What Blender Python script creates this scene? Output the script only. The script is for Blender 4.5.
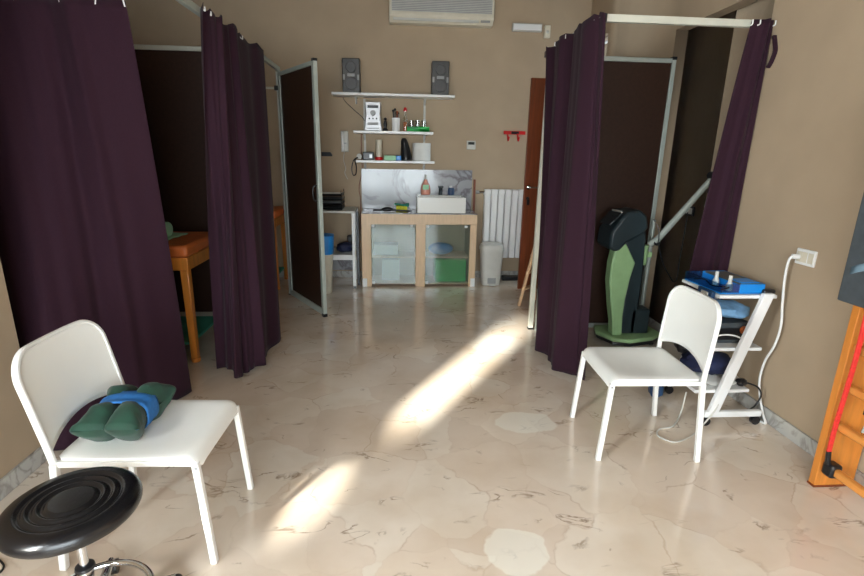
import bpy, bmesh, math, random
from mathutils import Vector, Matrix, noise
random.seed(7)
PI = math.pi
for o in list(bpy.data.objects):
    bpy.data.objects.remove(o)
C = bpy.context.scene.collection
scene = bpy.context.scene

# ------------------------------------------------------------ camera, light, exposure
yaw, pitch, roll = math.radians(4.3412), math.radians(15.2554), math.radians(1.0555)
cd = bpy.data.cameras.new('camera'); cam = bpy.data.objects.new('camera', cd); C.objects.link(cam)
fwd = Vector((math.sin(yaw)*math.cos(pitch), math.cos(yaw)*math.cos(pitch), -math.sin(pitch)))
rgt = Vector((math.cos(yaw), -math.sin(yaw), 0)); up = rgt.cross(fwd)
r2 = math.cos(roll)*rgt + math.sin(roll)*up; u2 = -math.sin(roll)*rgt + math.cos(roll)*up
m = Matrix((r2, u2, -fwd)).transposed().to_4x4(); m.translation = Vector((0, 0, 1.5))
cam.matrix_world = m
cd.sensor_width = 36; cd.lens = 489.38/864*36; cd.clip_start = 0.03
scene.camera = cam

w = bpy.data.worlds.new('daylight'); scene.world = w; w.use_nodes = True
bgn = w.node_tree.nodes['Background']
bgn.inputs[0].default_value = (0.80, 0.90, 1.0, 1); bgn.inputs[1].default_value = 2.0

def area(name, loc, target, sx, sy, power, col):
    l = bpy.data.lights.new(name, 'AREA'); l.shape = 'RECTANGLE'; l.size = sx; l.size_y = sy
    l.energy = power; l.color = col
    o = bpy.data.objects.new(name, l); C.objects.link(o); o.location = loc
    o.rotation_euler = (Vector(target)-Vector(loc)).to_track_quat('-Z', 'Y').to_euler()
    return o
area('daylight_rear_window', (-0.15, -2.05, 1.40), (0.1, 3.0, 0.0), 2.5, 1.9, 130, (0.88, 0.94, 1.0))
area('added_left_fill', (-1.95, -0.31, 1.55), (2.2, 2.2, 0.4), 0.48, 1.1, 135, (0.90, 0.95, 1.0))  # added fill lamp outside the left opening, brightens the right wall
area('daylight_side_window', (2.75, 5.69, 1.9), (0.9, 4.6, 0.0), 0.5, 1.6, 12, (0.72, 0.88, 1.0))
sl = bpy.data.lights.new('sun', 'SUN'); sl.energy = 34; sl.angle = math.radians(3.4); sl.color = (1.0, 0.96, 0.9)
so = bpy.data.objects.new('sun', sl); C.objects.link(so)
el = math.radians(21); az = Vector((0.547, 0.837, 0)).normalized()
so.rotation_euler = (az*math.cos(el) + Vector((0, 0, -math.sin(el)))).to_track_quat('-Z', 'Y').to_euler()
so.location = (-5, -5, 4)

vs = scene.view_settings
vs.view_transform = 'Standard'; vs.look = 'None'; vs.gamma = 1; vs.use_curve_mapping = False
vs.exposure = 0.72

# ------------------------------------------------------------ materials
def srgb(r, g, b):
    f = lambda c: (c/255/12.92) if c/255 <= 0.04045 else ((c/255+0.055)/1.055)**2.4
    return (f(r), f(g), f(b), 1)
def mat(name, col, rough=0.5, metal=0.0, var=0.06, scale=12, bump=0.0, coat=0.0, spec=0.5, sheen=0.0, stretch=(1, 1, 1)):
    mt = bpy.data.materials.new(name); mt.use_nodes = True
    nt = mt.node_tree; b = nt.nodes['Principled BSDF']
    tc = nt.nodes.new('ShaderNodeTexCoord'); mp = nt.nodes.new('ShaderNodeMapping')
    mp.inputs['Scale'].default_value = stretch
    n = nt.nodes.new('ShaderNodeTexNoise'); n.inputs['Scale'].default_value = scale; n.inputs['Detail'].default_value = 5
    nt.links.new(tc.outputs['Object'], mp.inputs[0]); nt.links.new(mp.outputs[0], n.inputs['Vector'])
    rmp = nt.nodes.new('ShaderNodeValToRGB')
    rmp.color_ramp.elements[0].color = tuple(max(0, c*(1-var*2)) for c in col[:3])+(1,)
    rmp.color_ramp.elements[1].color = tuple(min(1, c*(1+var*2)) for c in col[:3])+(1,)
    rmp.color_ramp.elements[0].position = 0.3; rmp.color_ramp.elements[1].position = 0.7
    nt.links.new(n.outputs['Fac'], rmp.inputs[0]); nt.links.new(rmp.outputs[0], b.inputs['Base Color'])
    b.inputs['Roughness'].default_value = rough; b.inputs['Metallic'].default_value = metal
    b.inputs['Coat Weight'].default_value = coat; b.inputs['Specular IOR Level'].default_value = spec
    b.inputs['Sheen Weight'].default_value = sheen
    if bump:
        bp = nt.nodes.new('ShaderNodeBump'); bp.inputs['Strength'].default_value = bump; bp.inputs['Distance'].default_value = 0.01
        nt.links.new(n.outputs['Fac'], bp.inputs['Height']); nt.links.new(bp.outputs[0], b.inputs['Normal'])
    return mt
M = {
 'wall': mat('beige_wall_paint', srgb(174, 154, 129), 0.85, var=0.025, scale=3, bump=0.05),
 'ceil': mat('ceiling_paint', srgb(125, 114, 100), 0.9, var=0.02),
 'white': mat('white_lacquer', srgb(232, 232, 230), 0.3, var=0.01, scale=3),
 'chair': mat('cream_white_plastic', srgb(243, 243, 238), 0.3, var=0.012, scale=4),
 'chairleg': mat('white_painted_steel', srgb(236, 236, 232), 0.3, var=0.01),
 'alu': mat('satin_aluminium', srgb(176, 184, 176), 0.4, 0.3, var=0.03),
 'railw': mat('white_aluminium_rail', srgb(205, 205, 192), 0.4, 0.2, var=0.02),
 'chrome': mat('chrome', srgb(215, 218, 222), 0.08, 1.0, var=0.0),
 'brown': mat('dark_brown_panel', srgb(50, 30, 20), 0.5, spec=0.3, var=0.08, scale=40),
 'black': mat('black_plastic', srgb(22, 22, 25), 0.35, var=0.1),
 'rubber': mat('black_rubber', srgb(18, 18, 18), 0.7, var=0.1),
 'leather': mat('black_vinyl', srgb(16, 16, 19), 0.27, var=0.1, scale=60, bump=0.02),
 'tan': mat('orange_tan_vinyl', srgb(205, 108, 52), 0.42, var=0.05),
 'woodor': mat('orange_varnished_beech', srgb(205, 128, 52), 0.3, var=0.10, scale=5, stretch=(6, 6, 0.7)),
 'woodrung': mat('varnished_rung_wood', srgb(210, 138, 66), 0.28, var=0.10, scale=5, stretch=(6, 0.7, 6)),
 'wooddoor': mat('reddish_door_wood', srgb(120, 56, 22), 0.4, var=0.12, scale=5, stretch=(9, 9, 0.6)),
 'beech': mat('pale_beech_laminate', srgb(215, 184, 148), 0.4, var=0.04, scale=6, stretch=(8, 8, 1)),
 'lightwood': mat('light_pine', srgb(222, 182, 142), 0.45, var=0.05),
 'ceramic': mat('white_ceramic', srgb(238, 238, 232), 0.12, var=0.0),
 'grey': mat('grey_plastic', srgb(150, 150, 148), 0.4, var=0.03),
 'ltgrey': mat('light_grey_plastic', srgb(196, 194, 186), 0.4, var=0.02),
 'silver': mat('silver_plastic', srgb(190, 190, 192), 0.35, 0.25, var=0.02),
 'speaker': mat('dark_grey_speaker_shell', srgb(64, 62, 60), 0.4, var=0.05),
 'grille': mat('speaker_cone_grey', srgb(98, 96, 94), 0.5, var=0.05),
 'red': mat('red_plastic', srgb(200, 28, 28), 0.35, var=0.03),
 'redband': mat('red_elastic_fabric', srgb(212, 44, 38), 0.7, var=0.08, scale=80),
 'blueband': mat('blue_elastic_fabric', srgb(36, 108, 205), 0.7, var=0.08, scale=80),
 'blue': mat('bright_blue_plastic', srgb(20, 132, 214), 0.35, var=0.03),
 'bluecloth': mat('pale_blue_cloth', srgb(120, 165, 205), 0.8, var=0.08, scale=30),
 'bluefab': mat('blue_strap_fabric', srgb(40, 110, 180), 0.75, var=0.06, scale=50),
 'navy': mat('navy_fabric', srgb(30, 38, 72), 0.7, var=0.15, scale=30),
 'greenvel': mat('dark_green_velvet', srgb(16, 58, 42), 0.75, var=0.16, scale=18, sheen=0.12),
 'green': mat('green_plastic', srgb(36, 178, 78), 0.4, var=0.05),
 'teal': mat('teal_cloth', srgb(60, 150, 125), 0.8, var=0.05),
 'machgreen': mat('pale_green_machine_shell', srgb(152, 186, 134), 0.42, var=0.03),
 'machdark': mat('dark_slate_machine_shell', srgb(36, 48, 52), 0.4, var=0.05),
 'matgrey': mat('dark_grey_vinyl', srgb(66, 72, 76), 0.6, var=0.08, scale=30),
 'matstripe': mat('blue_grey_print', srgb(110, 135, 150), 0.6, var=0.05),
 'pink': mat('pink_soap', srgb(220, 150, 130), 0.25, var=0.03),
 'yellow': mat('yellow_sponge', srgb(205, 200, 60), 0.9, var=0.1, scale=60),
 'darkblue': mat('dark_blue_plastic', srgb(30, 60, 95), 0.35, var=0.05),
 'paper': mat('white_paper', srgb(225, 226, 222), 0.8, var=0.02),
 'mint': mat('mint_cloth', srgb(176, 226, 186), 0.8, var=0.04),
 'cream': mat('cream_plastic', srgb(214, 206, 186), 0.4, var=0.02),
 'screen': mat('display_glass', srgb(38, 44, 46), 0.15, var=0.05),
}
def marble(name, base, vein, rough, scale):
    mt = bpy.data.materials.new(name); mt.use_nodes = True; nt = mt.node_tree; b = nt.nodes['Principled BSDF']
    L = nt.links.new
    tc = nt.nodes.new('ShaderNodeTexCoord')
    n1 = nt.nodes.new('ShaderNodeTexNoise'); n1.inputs['Scale'].default_value = scale; n1.inputs['Detail'].default_value = 6; n1.inputs['Distortion'].default_value = 1.3
    L(tc.outputs['Object'], n1.inputs['Vector'])
    a = nt.nodes.new('ShaderNodeMath'); a.operation = 'SUBTRACT'; a.inputs[1].default_value = 0.5; L(n1.outputs['Fac'], a.inputs[0])
    ab = nt.nodes.new('ShaderNodeMath'); ab.operation = 'ABSOLUTE'; L(a.outputs[0], ab.inputs[0])
    r = nt.nodes.new('ShaderNodeValToRGB'); L(ab.outputs[0], r.inputs[0])
    r.color_ramp.elements[0].position = 0.0; r.color_ramp.elements[0].color = vein
    r.color_ramp.elements[1].position = 0.06; r.color_ramp.elements[1].color = base
    n2 = nt.nodes.new('ShaderNodeTexNoise'); n2.inputs['Scale'].default_value = scale*0.7; L(tc.outputs['Object'], n2.inputs['Vector'])
    mx = nt.nodes.new('ShaderNodeMix'); mx.data_type = 'RGBA'; mx.blend_type = 'MULTIPLY'
    r2_ = nt.nodes.new('ShaderNodeValToRGB'); L(n2.outputs['Fac'], r2_.inputs[0])
    r2_.color_ramp.elements[0].position = 0.3; r2_.color_ramp.elements[0].color = (0.72, 0.74, 0.77, 1)
    r2_.color_ramp.elements[1].position = 0.65; r2_.color_ramp.elements[1].color = (1, 1, 1, 1)
    mx.inputs[0].default_value = 1; L(r.outputs[0], mx.inputs[6]); L(r2_.outputs[0], mx.inputs[7]); L(mx.outputs[2], b.inputs['Base Color'])
    b.inputs['Roughness'].default_value = rough
    return mt
M['splash'] = marble('white_veined_marble', srgb(176, 177, 180), srgb(128, 122, 126), 0.12, 2.2)
M['skirt'] = marble('grey_marble_skirting', srgb(190, 188, 182), srgb(158, 154, 148), 0.25, 5)

def floor_material():
    mt = bpy.data.materials.new('polished_marble_slab_floor'); mt.use_nodes = True; nt = mt.node_tree; b = nt.nodes['Principled BSDF']
    L = nt.links.new; N = nt.nodes.new
    tc = N('ShaderNodeTexCoord')
    # wobble the coordinates so the broken slabs get ragged outlines
    nz = N('ShaderNodeTexNoise'); nz.inputs['Scale'].default_value = 5; nz.inputs['Detail'].default_value = 4; L(tc.outputs['Object'], nz.inputs['Vector'])
    sub = N('ShaderNodeVectorMath'); sub.operation = 'SUBTRACT'; sub.inputs[1].default_value = (0.5, 0.5, 0.5); L(nz.outputs['Color'], sub.inputs[0])
    scl = N('ShaderNodeVectorMath'); scl.operation = 'SCALE'; scl.inputs['Scale'].default_value = 0.16; L(sub.outputs[0], scl.inputs[0])
    add = N('ShaderNodeVectorMath'); add.operation = 'ADD'; L(tc.outputs['Object'], add.inputs[0]); L(scl.outputs[0], add.inputs[1])
    v = N('ShaderNodeTexVoronoi'); v.inputs['Scale'].default_value = 3.1; L(add.outputs[0], v.inputs['Vector'])
    cellr = N('ShaderNodeSeparateColor'); L(v.outputs['Color'], cellr.inputs[0])
    base = N('ShaderNodeValToRGB'); L(cellr.outputs[0], base.inputs[0])
    e = base.color_ramp.elements
    e[0].position = 0; e[0].color = srgb(219, 202, 184)
    e[1].position = 1; e[1].color = srgb(229, 215, 198)
    x = e.new(0.5); x.color = srgb(225, 209, 191)
    x = e.new(0.93); x.color = srgb(228, 217, 202)
    # soft blotches
    n2 = N('ShaderNodeTexNoise'); n2.inputs['Scale'].default_value = 2.3; n2.inputs['Detail'].default_value = 6; L(add.outputs[0], n2.inputs['Vector'])
    rb = N('ShaderNodeValToRGB'); L(n2.outputs['Fac'], rb.inputs[0])
    rb.color_ramp.elements[0].position = 0.32; rb.color_ramp.elements[0].color = (0.86, 0.81, 0.75, 1)
    rb.color_ramp.elements[1].position = 0.6; rb.color_ramp.elements[1].color = (1, 1, 1, 1)
    mx = N('ShaderNodeMix'); mx.data_type = 'RGBA'; mx.blend_type = 'MULTIPLY'; mx.inputs[0].default_value = 1
    L(base.outputs[0], mx.inputs[6]); L(rb.outputs[0], mx.inputs[7])
    # slab joints, only here and there
    v2 = N('ShaderNodeTexVoronoi'); v2.feature = 'DISTANCE_TO_EDGE'; v2.inputs['Scale'].default_value = 3.1; L(add.outputs[0], v2.inputs['Vector'])
    rj = N('ShaderNodeValToRGB'); L(v2.outputs['Distance'], rj.inputs[0])
    rj.color_ramp.elements[0].position = 0.0; rj.color_ramp.elements[0].color = (1, 1, 1, 1)
    rj.color_ramp.elements[1].position = 0.018; rj.color_ramp.elements[1].color = (0, 0, 0, 1)
    n3 = N('ShaderNodeTexNoise'); n3.inputs['Scale'].default_value = 2.9; n3.inputs['Detail'].default_value = 3; L(tc.outputs['Object'], n3.inputs['Vector'])
    rg = N('ShaderNodeValToRGB'); L(n3.outputs['Fac'], rg.inputs[0])
    rg.color_ramp.elements[0].position = 0.5; rg.color_ramp.elements[0].color = (0.08, 0.08, 0.08, 1)
    rg.color_ramp.elements[1].position = 0.62; rg.color_ramp.elements[1].color = (0.6, 0.6, 0.6, 1)
    mj = N('ShaderNodeMath'); mj.operation = 'MULTIPLY'; L(rj.outputs[0], mj.inputs[0]); L(rg.outputs[0], mj.inputs[1])
    mx2 = N('ShaderNodeMix'); mx2.data_type = 'RGBA'; L(mj.outputs[0], mx2.inputs[0]); L(mx.outputs[2], mx2.inputs[6]); mx2.inputs[7].default_value = srgb(184, 158, 134)
    # brown mineral veins
    n4 = N('ShaderNodeTexNoise'); n4.inputs['Scale'].default_value = 3.6; n4.inputs['Detail'].default_value = 7; n4.inputs['Distortion'].default_value = 0.9
    mp = N('ShaderNodeMapping'); mp.inputs['Rotation'].default_value = (0, 0, 0.5); mp.inputs['Scale'].default_value = (1, 1.9, 1); mp.inputs['Location'].default_value = (3.1, 1.7, 0)
    L(tc.outputs['Object'], mp.inputs[0]); L(mp.outputs[0], n4.inputs['Vector'])
    s4 = N('ShaderNodeMath'); s4.operation = 'SUBTRACT'; s4.inputs[1].default_value = 0.5; L(n4.outputs['Fac'], s4.inputs[0])
    a4 = N('ShaderNodeMath'); a4.operation = 'ABSOLUTE'; L(s4.outputs[0], a4.inputs[0])
    r4 = N('ShaderNodeValToRGB'); L(a4.outputs[0], r4.inputs[0])
    r4.color_ramp.elements[0].position = 0; r4.color_ramp.elements[0].color = (1, 1, 1, 1)
    r4.color_ramp.elements[1].position = 0.022; r4.color_ramp.elements[1].color = (0, 0, 0, 1)
    n5 = N('ShaderNodeTexNoise'); n5.inputs['Scale'].default_value = 4.2; n5.inputs['Detail'].default_value = 2; L(mp.outputs[0], n5.inputs['Vector'])
    r5 = N('ShaderNodeValToRGB'); L(n5.outputs['Fac'], r5.inputs[0])
    r5.color_ramp.elements[0].position = 0.55; r5.color_ramp.elements[0].color = (0, 0, 0, 1)
    r5.color_ramp.elements[1].position = 0.66; r5.color_ramp.elements[1].color = (0.75, 0.75, 0.75, 1)
    m5 = N('ShaderNodeMath'); m5.operation = 'MULTIPLY'; L(r4.outputs[0], m5.inputs[0]); L(r5.outputs[0], m5.inputs[1])
    mx3 = N('ShaderNodeMix'); mx3.data_type = 'RGBA'; L(m5.outputs[0], mx3.inputs[0]); L(mx2.outputs[2], mx3.inputs[6]); mx3.inputs[7].default_value = srgb(118, 90, 66)
    cur = mx3.outputs[2]
    # two paler slab pieces let into the floor
    for (px, py, rx, ry) in ((0.76, 2.50, 0.17, 0.12), (0.46, 1.56, 0.14, 0.13)):
        mpp = N('ShaderNodeMapping'); mpp.inputs['Location'].default_value = (-px/rx, -py/ry, 0); mpp.inputs['Scale'].default_value = (1/rx, 1/ry, 1)
        L(add.outputs[0], mpp.inputs[0])
        ln = N('ShaderNodeVectorMath'); ln.operation = 'LENGTH'; L(mpp.outputs[0], ln.inputs[0])
        rr = N('ShaderNodeValToRGB'); L(ln.outputs['Value'], rr.inputs[0])
        rr.color_ramp.elements[0].position = 0.93; rr.color_ramp.elements[0].color = (0.55, 0.55, 0.55, 1)
        rr.color_ramp.elements[1].position = 1.0; rr.color_ramp.elements[1].color = (0, 0, 0, 1)
        mm = N('ShaderNodeMix'); mm.data_type = 'RGBA'; L(rr.outputs[0], mm.inputs[0]); L(cur, mm.inputs[6]); mm.inputs[7].default_value = srgb(240, 238, 226)
        cur = mm.outputs[2]
    L(cur, b.inputs['Base Color'])
    rr = N('ShaderNodeMapRange'); rr.inputs[3].default_value = 0.13; rr.inputs[4].default_value = 0.27; L(n2.outputs['Fac'], rr.inputs[0]); L(rr.outputs[0], b.inputs['Roughness'])
    b.inputs['Specular IOR Level'].default_value = 0.6
    b.inputs['Coat Weight'].default_value = 0.6; b.inputs['Coat Roughness'].default_value = 0.04
    return mt
M['floor'] = floor_material()

def cloth_mat(name, col, var=0.06):
    mt = mat(name, col, 0.85, var=var, scale=160, bump=0.06, sheen=0.04)
    return mt
M['purple'] = cloth_mat('aubergine_curtain_cloth', srgb(45, 22, 35))
M['purple'].node_tree.nodes['Principled BSDF'].inputs['Specular IOR Level'].default_value = 0.2

def clear_glass(name, tint, mixd=0.08, rough=0.02):
    mt = bpy.data.materials.new(name); mt.use_nodes = True; nt = mt.node_tree; nt.nodes.clear()
    L = nt.links.new; N = nt.nodes.new
    out = N('ShaderNodeOutputMaterial'); tr = N('ShaderNodeBsdfTransparent'); tr.inputs[0].default_value = tint
    gl = N('ShaderNodeBsdfGlossy'); gl.inputs['Roughness'].default_value = rough
    mx = N('ShaderNodeMixShader'); mx.inputs[0].default_value = mixd
    L(tr.outputs[0], mx.inputs[1]); L(gl.outputs[0], mx.inputs[2]); L(mx.outputs[0], out.inputs[0])
    return mt
M['pane'] = clear_glass('window_glass', (0.96, 0.98, 0.97, 1), 0.06)
M['tumbler'] = clear_glass('drinking_glass', (0.9, 0.92, 0.9, 1), 0.18)
M['clearblue'] = clear_glass('clear_plastic_blue', (0.55, 0.72, 0.85, 1), 0.15, 0.15)
def frosted():
    mt = bpy.data.materials.new('frosted_cabinet_glass'); mt.use_nodes = True; nt = mt.node_tree; nt.nodes.clear()
    L = nt.links.new; N = nt.nodes.new
    out = N('ShaderNodeOutputMaterial'); tr = N('ShaderNodeBsdfTransparent'); tr.inputs[0].default_value = (0.86, 0.92, 0.90, 1)
    df = N('ShaderNodeBsdfDiffuse'); nz = N('ShaderNodeTexNoise'); nz.inputs['Scale'].default_value = 4
    rp = N('ShaderNodeValToRGB'); rp.color_ramp.elements[0].color = srgb(118, 130, 126); rp.color_ramp.elements[1].color = srgb(136, 148, 144)
    L(nz.outputs['Fac'], rp.inputs[0]); L(rp.outputs[0], df.inputs[0])
    gl = N('ShaderNodeBsdfGlossy'); gl.inputs['Roughness'].default_value = 0.06
    b = N('ShaderNodeMixShader'); b.inputs[0].default_value = 0.16; L(tr.outputs[0], b.inputs[1]); L(df.outputs[0], b.inputs[2])
    c = N('ShaderNodeMixShader'); c.inputs[0].default_value = 0.035; L(b.outputs[0], c.inputs[1]); L(gl.outputs[0], c.inputs[2])
    L(c.outputs[0], out.inputs[0])
    return mt
M['frost'] = frosted()

# ------------------------------------------------------------ mesh helpers
def smooth_path(pts, n=8, closed=False):
    P = [Vector(p) for p in pts]; out = []
    L = len(P); rng = L if closed else L-1
    for i in range(rng):
        if closed: a, b, c, d = P[(i-1) % L], P[i], P[(i+1) % L], P[(i+2) % L]
        else: a, b, c, d = P[max(i-1, 0)], P[i], P[i+1], P[min(i+2, L-1)]
        for k in range(n):
            t = k/n
            out.append(0.5*((2*b)+(c-a)*t+(2*a-5*b+4*c-d)*t*t+(3*b-a-3*c+d)*t*t*t))
    if not closed: out.append(P[-1])
    return out
class MB:
    def __init__(s): s.bm = bmesh.new()
    def bx(s, x0, x1, y0, y1, z0, z1, T=None):
        vs_ = [Vector((x, y, z)) for x in (x0, x1) for y in (y0, y1) for z in (z0, z1)]
        if T is not None: vs_ = [T @ v for v in vs_]
        v = [s.bm.verts.new(q) for q in vs_]
        for f in ((0, 1, 3, 2), (4, 6, 7, 5), (0, 4, 5, 1), (2, 3, 7, 6), (0, 2, 6, 4), (1, 5, 7, 3)): s.bm.faces.new([v[i] for i in f])
        return s
    def prism(s, pts, d):
        """closed polygon pts extruded by vector d"""
        d = Vector(d); a = [s.bm.verts.new(Vector(p)) for p in pts]; b = [s.bm.verts.new(Vector(p)+d) for p in pts]
        n = len(pts)
        s.bm.faces.new(a); s.bm.faces.new(b[::-1])
        for i in range(n): s.bm.faces.new((a[i], b[i], b[(i+1) % n], a[(i+1) % n]))
        return s
    def tube(s, pts, r, seg=10, closed=False, sec=None, upv=None):
        """r: number or list; sec: optional (a,b) half sizes for a rectangular section"""
        P = [Vector(p) for p in pts]; n = len(P); rings = []
        prev = None
        for i, p in enumerate(P):
            if closed: t = P[(i+1) % n]-P[(i-1) % n]
            else: t = P[min(i+1, n-1)]-P[max(i-1, 0)]
            t.normalize()
            if prev is None:
                ref = Vector(upv) if upv is not None else (Vector((0, 0, 1)) if abs(t.z) < 0.9 else Vector((1, 0, 0)))
                nrm = (ref - t*ref.dot(t)).normalized()
            else:
                nrm = (prev - t*prev.dot(t)).normalized()
            prev = nrm; bi = t.cross(nrm)
            rr = r[i] if isinstance(r, (list, tuple)) else r
            if sec: ring = [p+nrm*a*sec[0]+bi*b_*sec[1] for a, b_ in ((1, 1), (-1, 1), (-1, -1), (1, -1))]
            else: ring = [p+(nrm*math.cos(2*PI*k/seg)+bi*math.sin(2*PI*k/seg))*rr for k in range(seg)]
            rings.append([s.bm.verts.new(q) for q in ring])
        m_ = len(rings[0])
        for i in range(n if closed else n-1):
            A, B = rings[i], rings[(i+1) % n]
            for k in range(m_): s.bm.faces.new((A[k], B[k], B[(k+1) % m_], A[(k+1) % m_]))
        if not closed:
            s.bm.faces.new(rings[0]); s.bm.faces.new(rings[-1][::-1])
        return s
    def cyl(s, a, b, r, r1=None, seg=24):
        return s.tube([a, b], [r, r if r1 is None else r1], seg)
    def lathe(s, c, prof, seg=40, axis='z'):
        c = Vector(c); rings = []
        for (r, z) in prof:
            ring = []
            for k in range(seg):
                a = 2*PI*k/seg; x, y = r*math.cos(a), r*math.sin(a)
                q = Vector((x, y, z)) if axis == 'z' else (Vector((x, z, y)) if axis == 'y' else Vector((z, x, y)))
                ring.append(s.bm.verts.new(c+q))
            rings.append(ring)
        for A, B in zip(rings, rings[1:]):
            for k in range(seg): s.bm.faces.new((A[k], A[(k+1) % seg], B[(k+1) % seg], B[k]))
        s.bm.faces.new(rings[0][::-1]); s.bm.faces.new(rings[-1])
        return s
    def ball(s, c, r, sc=(1, 1, 1), seg=20):
        c = Vector(c); mtx = Matrix.Translation(c) @ Matrix.Diagonal((r*sc[0], r*sc[1], r*sc[2], 1))
        bmesh.ops.create_uvsphere(s.bm, u_segments=seg, v_segments=seg//2, radius=1, matrix=mtx)
        return s
    def grid(s, nu, nv, fn):
        V = [[s.bm.verts.new(fn(i/nu, j/nv)) for j in range(nv+1)] for i in range(nu+1)]
        for i in range(nu):
            for j in range(nv): s.bm.faces.new((V[i][j], V[i+1][j], V[i+1][j+1], V[i][j+1]))
        return s
    def build(s, name, m_, parent=None, bevel=0, solid=0, sub=0, ang=38):
        bmesh.ops.remove_doubles(s.bm, verts=s.bm.verts, dist=1e-6)
        off = Vector((0, 0, 0)); p = parent
        while p is not None: off += p.location; p = p.parent
        for v in s.bm.verts: v.co -= off
        bmesh.ops.recalc_face_normals(s.bm, faces=s.bm.faces)
        for f in s.bm.faces: f.smooth = True
        for e in s.bm.edges:
            if len(e.link_faces) == 2 and e.calc_face_angle(0) > math.radians(ang): e.smooth = False
        me = bpy.data.meshes.new(name); s.bm.to_mesh(me); s.bm.free()
        me.materials.append(M[m_] if isinstance(m_, str) else m_)
        o = bpy.data.objects.new(name, me); C.objects.link(o)
        if parent: o.parent = parent
        if solid:
            d = o.modifiers.new('solid', 'SOLIDIFY'); d.thickness = solid; d.offset = 0
        if bevel:
            d = o.modifiers.new('bevel', 'BEVEL'); d.width = bevel; d.segments = 2; d.limit_method = 'ANGLE'; d.angle_limit = math.radians(40)
        if sub:
            d = o.modifiers.new('sub', 'SUBSURF'); d.levels = sub; d.render_levels = sub
        return o
def thing(name, label, cat, loc=(0, 0, 0), group=None):
    o = bpy.data.objects.new(name, None); C.objects.link(o); o.location = loc
    o.empty_display_size = 0.1
    o['label'] = label; o['category'] = cat
    if group: o['group'] = group
    return o
def tag(o, label, cat, group=None):
    o['label'] = label; o['category'] = cat
    if group: o['group'] = group
    return o
def struct(o): o['kind'] = 'structure'; return o
def recenter(o, base):
    """move a parentless mesh's origin to its base point"""
    b = Vector(base)
    for v in o.data.vertices: v.co -= b
    o.location = b
    return o
def copy_tree(o, parent=None):
    c = o.copy(); C.objects.link(c)
    if parent: c.parent = parent
    for ch in [x for x in bpy.data.objects if x.parent == o]: copy_tree(ch, c)
    return c

# ------------------------------------------------------------ room shell
CE = 3.3
struct(MB().bx(-3.2, 2.6, -2.0, 6.15, -0.08, 0).build('floor', 'floor'))
struct(MB().bx(-3.2, 2.6, -2.0, 6.15, CE, CE+0.1).build('ceiling', 'ceil'))
struct(MB().bx(-3.2, 2.45, 6.0, 6.15, 0, CE).build('wall_back', 'wall'))
w_ = MB()
w_.bx(2.2, 2.3, -2.0, 3.04, 0, CE).bx(2.2, 2.3, 3.04, 4.1, 2.48, CE)
w_.bx(2.2, 2.3, 4.1, 5.2, 0, CE).bx(2.2, 2.4, 5.2, 5.45, 0, CE).bx(2.2, 2.4, 5.93, 6.0, 0, CE).bx(2.2, 2.4, 5.45, 5.93, 0, 0.95).bx(2.2, 2.4, 5.45, 5.93, 2.75, CE)
struct(w_.build('wall_right', 'wall'))
struct(MB().bx(2.345, 2.56, 2.9, 4.3, 0, 2.6).bx(2.3, 2.345, 4.2, 4.3, 0, 2.6).bx(2.3, 2.345, 2.9, 3.0, 0, 2.6).bx(2.3, 2.56, 2.9, 4.3, 2.6, 2.7).build('wall_recess', 'wall'))
struct(MB().bx(-1.9, -1.745, -2.0, -0.57, 0, CE).bx(-1.9, -1.745, -0.05, 2.25, 0, CE).bx(-1.9, -1.745, -0.57, -0.05, 0, 0.93).bx(-1.9, -1.745, -0.57, -0.05, 2.10, CE).build('wall_left', 'wall'))
wo = struct(MB().bx(-1.83, -1.79, -0.57, -0.55, 0.93, 2.10).bx(-1.83, -1.79, -0.07, -0.05, 0.93, 2.10).bx(-1.83, -1.79, -0.55, -0.07, 0.93, 0.955).bx(-1.83, -1.79, -0.55, -0.07, 2.07, 2.10).bx(-1.84, -1.79, -0.55, -0.07, 1.07, 1.30).build('window_3', 'white'))
struct(MB().bx(-1.812, -1.806, -0.55, -0.07, 0.955, 2.07).build('window_pane', 'pane', wo))
struct(MB().bx(-3.2, -3.05, 2.1, 6.0, 0, CE).bx(-3.05, -1.9, 2.1, 2.25, 0, CE).build('wall_alcove', 'wall'))
struct(MB().bx(-1.9, 2.2, -2.0, -1.9, 2.35, CE).bx(-1.9, -1.45, -2.0, -1.9, 0, 2.35).bx(1.15, 2.2, -2.0, -1.9, 0, 2.35).bx(-1.45, 1.15, -2.0, -1.9, 0, 0.15).build('wall_rear', 'wall'))
struct(MB().bx(-1.75, -1.6, -8.0, -2.0, -0.1, 3.6).build('wall_sunblock', 'wall'))  # unseen outside wall, added to keep the sun out of the rear window
# windows
wf = MB()
wf.bx(2.26, 2.31, 5.45, 5.48, 0.95, 2.75).bx(2.26, 2.31, 5.90, 5.93, 0.95, 2.75).bx(2.26, 2.31, 5.48, 5.90, 0.95, 0.99).bx(2.26, 2.31, 5.48, 5.90, 2.71, 2.75).bx(2.25, 2.32, 5.48, 5.90, 2.10, 2.26)
wo = struct(wf.build('window_1', 'white'))
struct(MB().bx(2.282, 2.288, 5.48, 5.90, 0.99, 2.71).build('window_pane', 'pane', wo))
struct(MB().bx(2.15, 2.26, 5.43, 5.95, 0.92, 0.95).build('window_sill', 'skirt', wo, bevel=0.004))
wf = MB()
for x in (-1.45, -0.19, 1.09): wf.bx(x, x+0.06, -1.98, -1.92, 0.15, 2.35)
wf.bx(-1.39, 1.09, -1.98, -1.92, 0.15, 0.21).bx(-1.39, 1.09, -1.98, -1.92, 2.29, 2.35)
wo = struct(wf.build('window_2', 'white'))
struct(MB().bx(-1.39, 1.09, -1.955, -1.949, 0.21, 2.29).build('window_pane', 'pane', wo))
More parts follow.
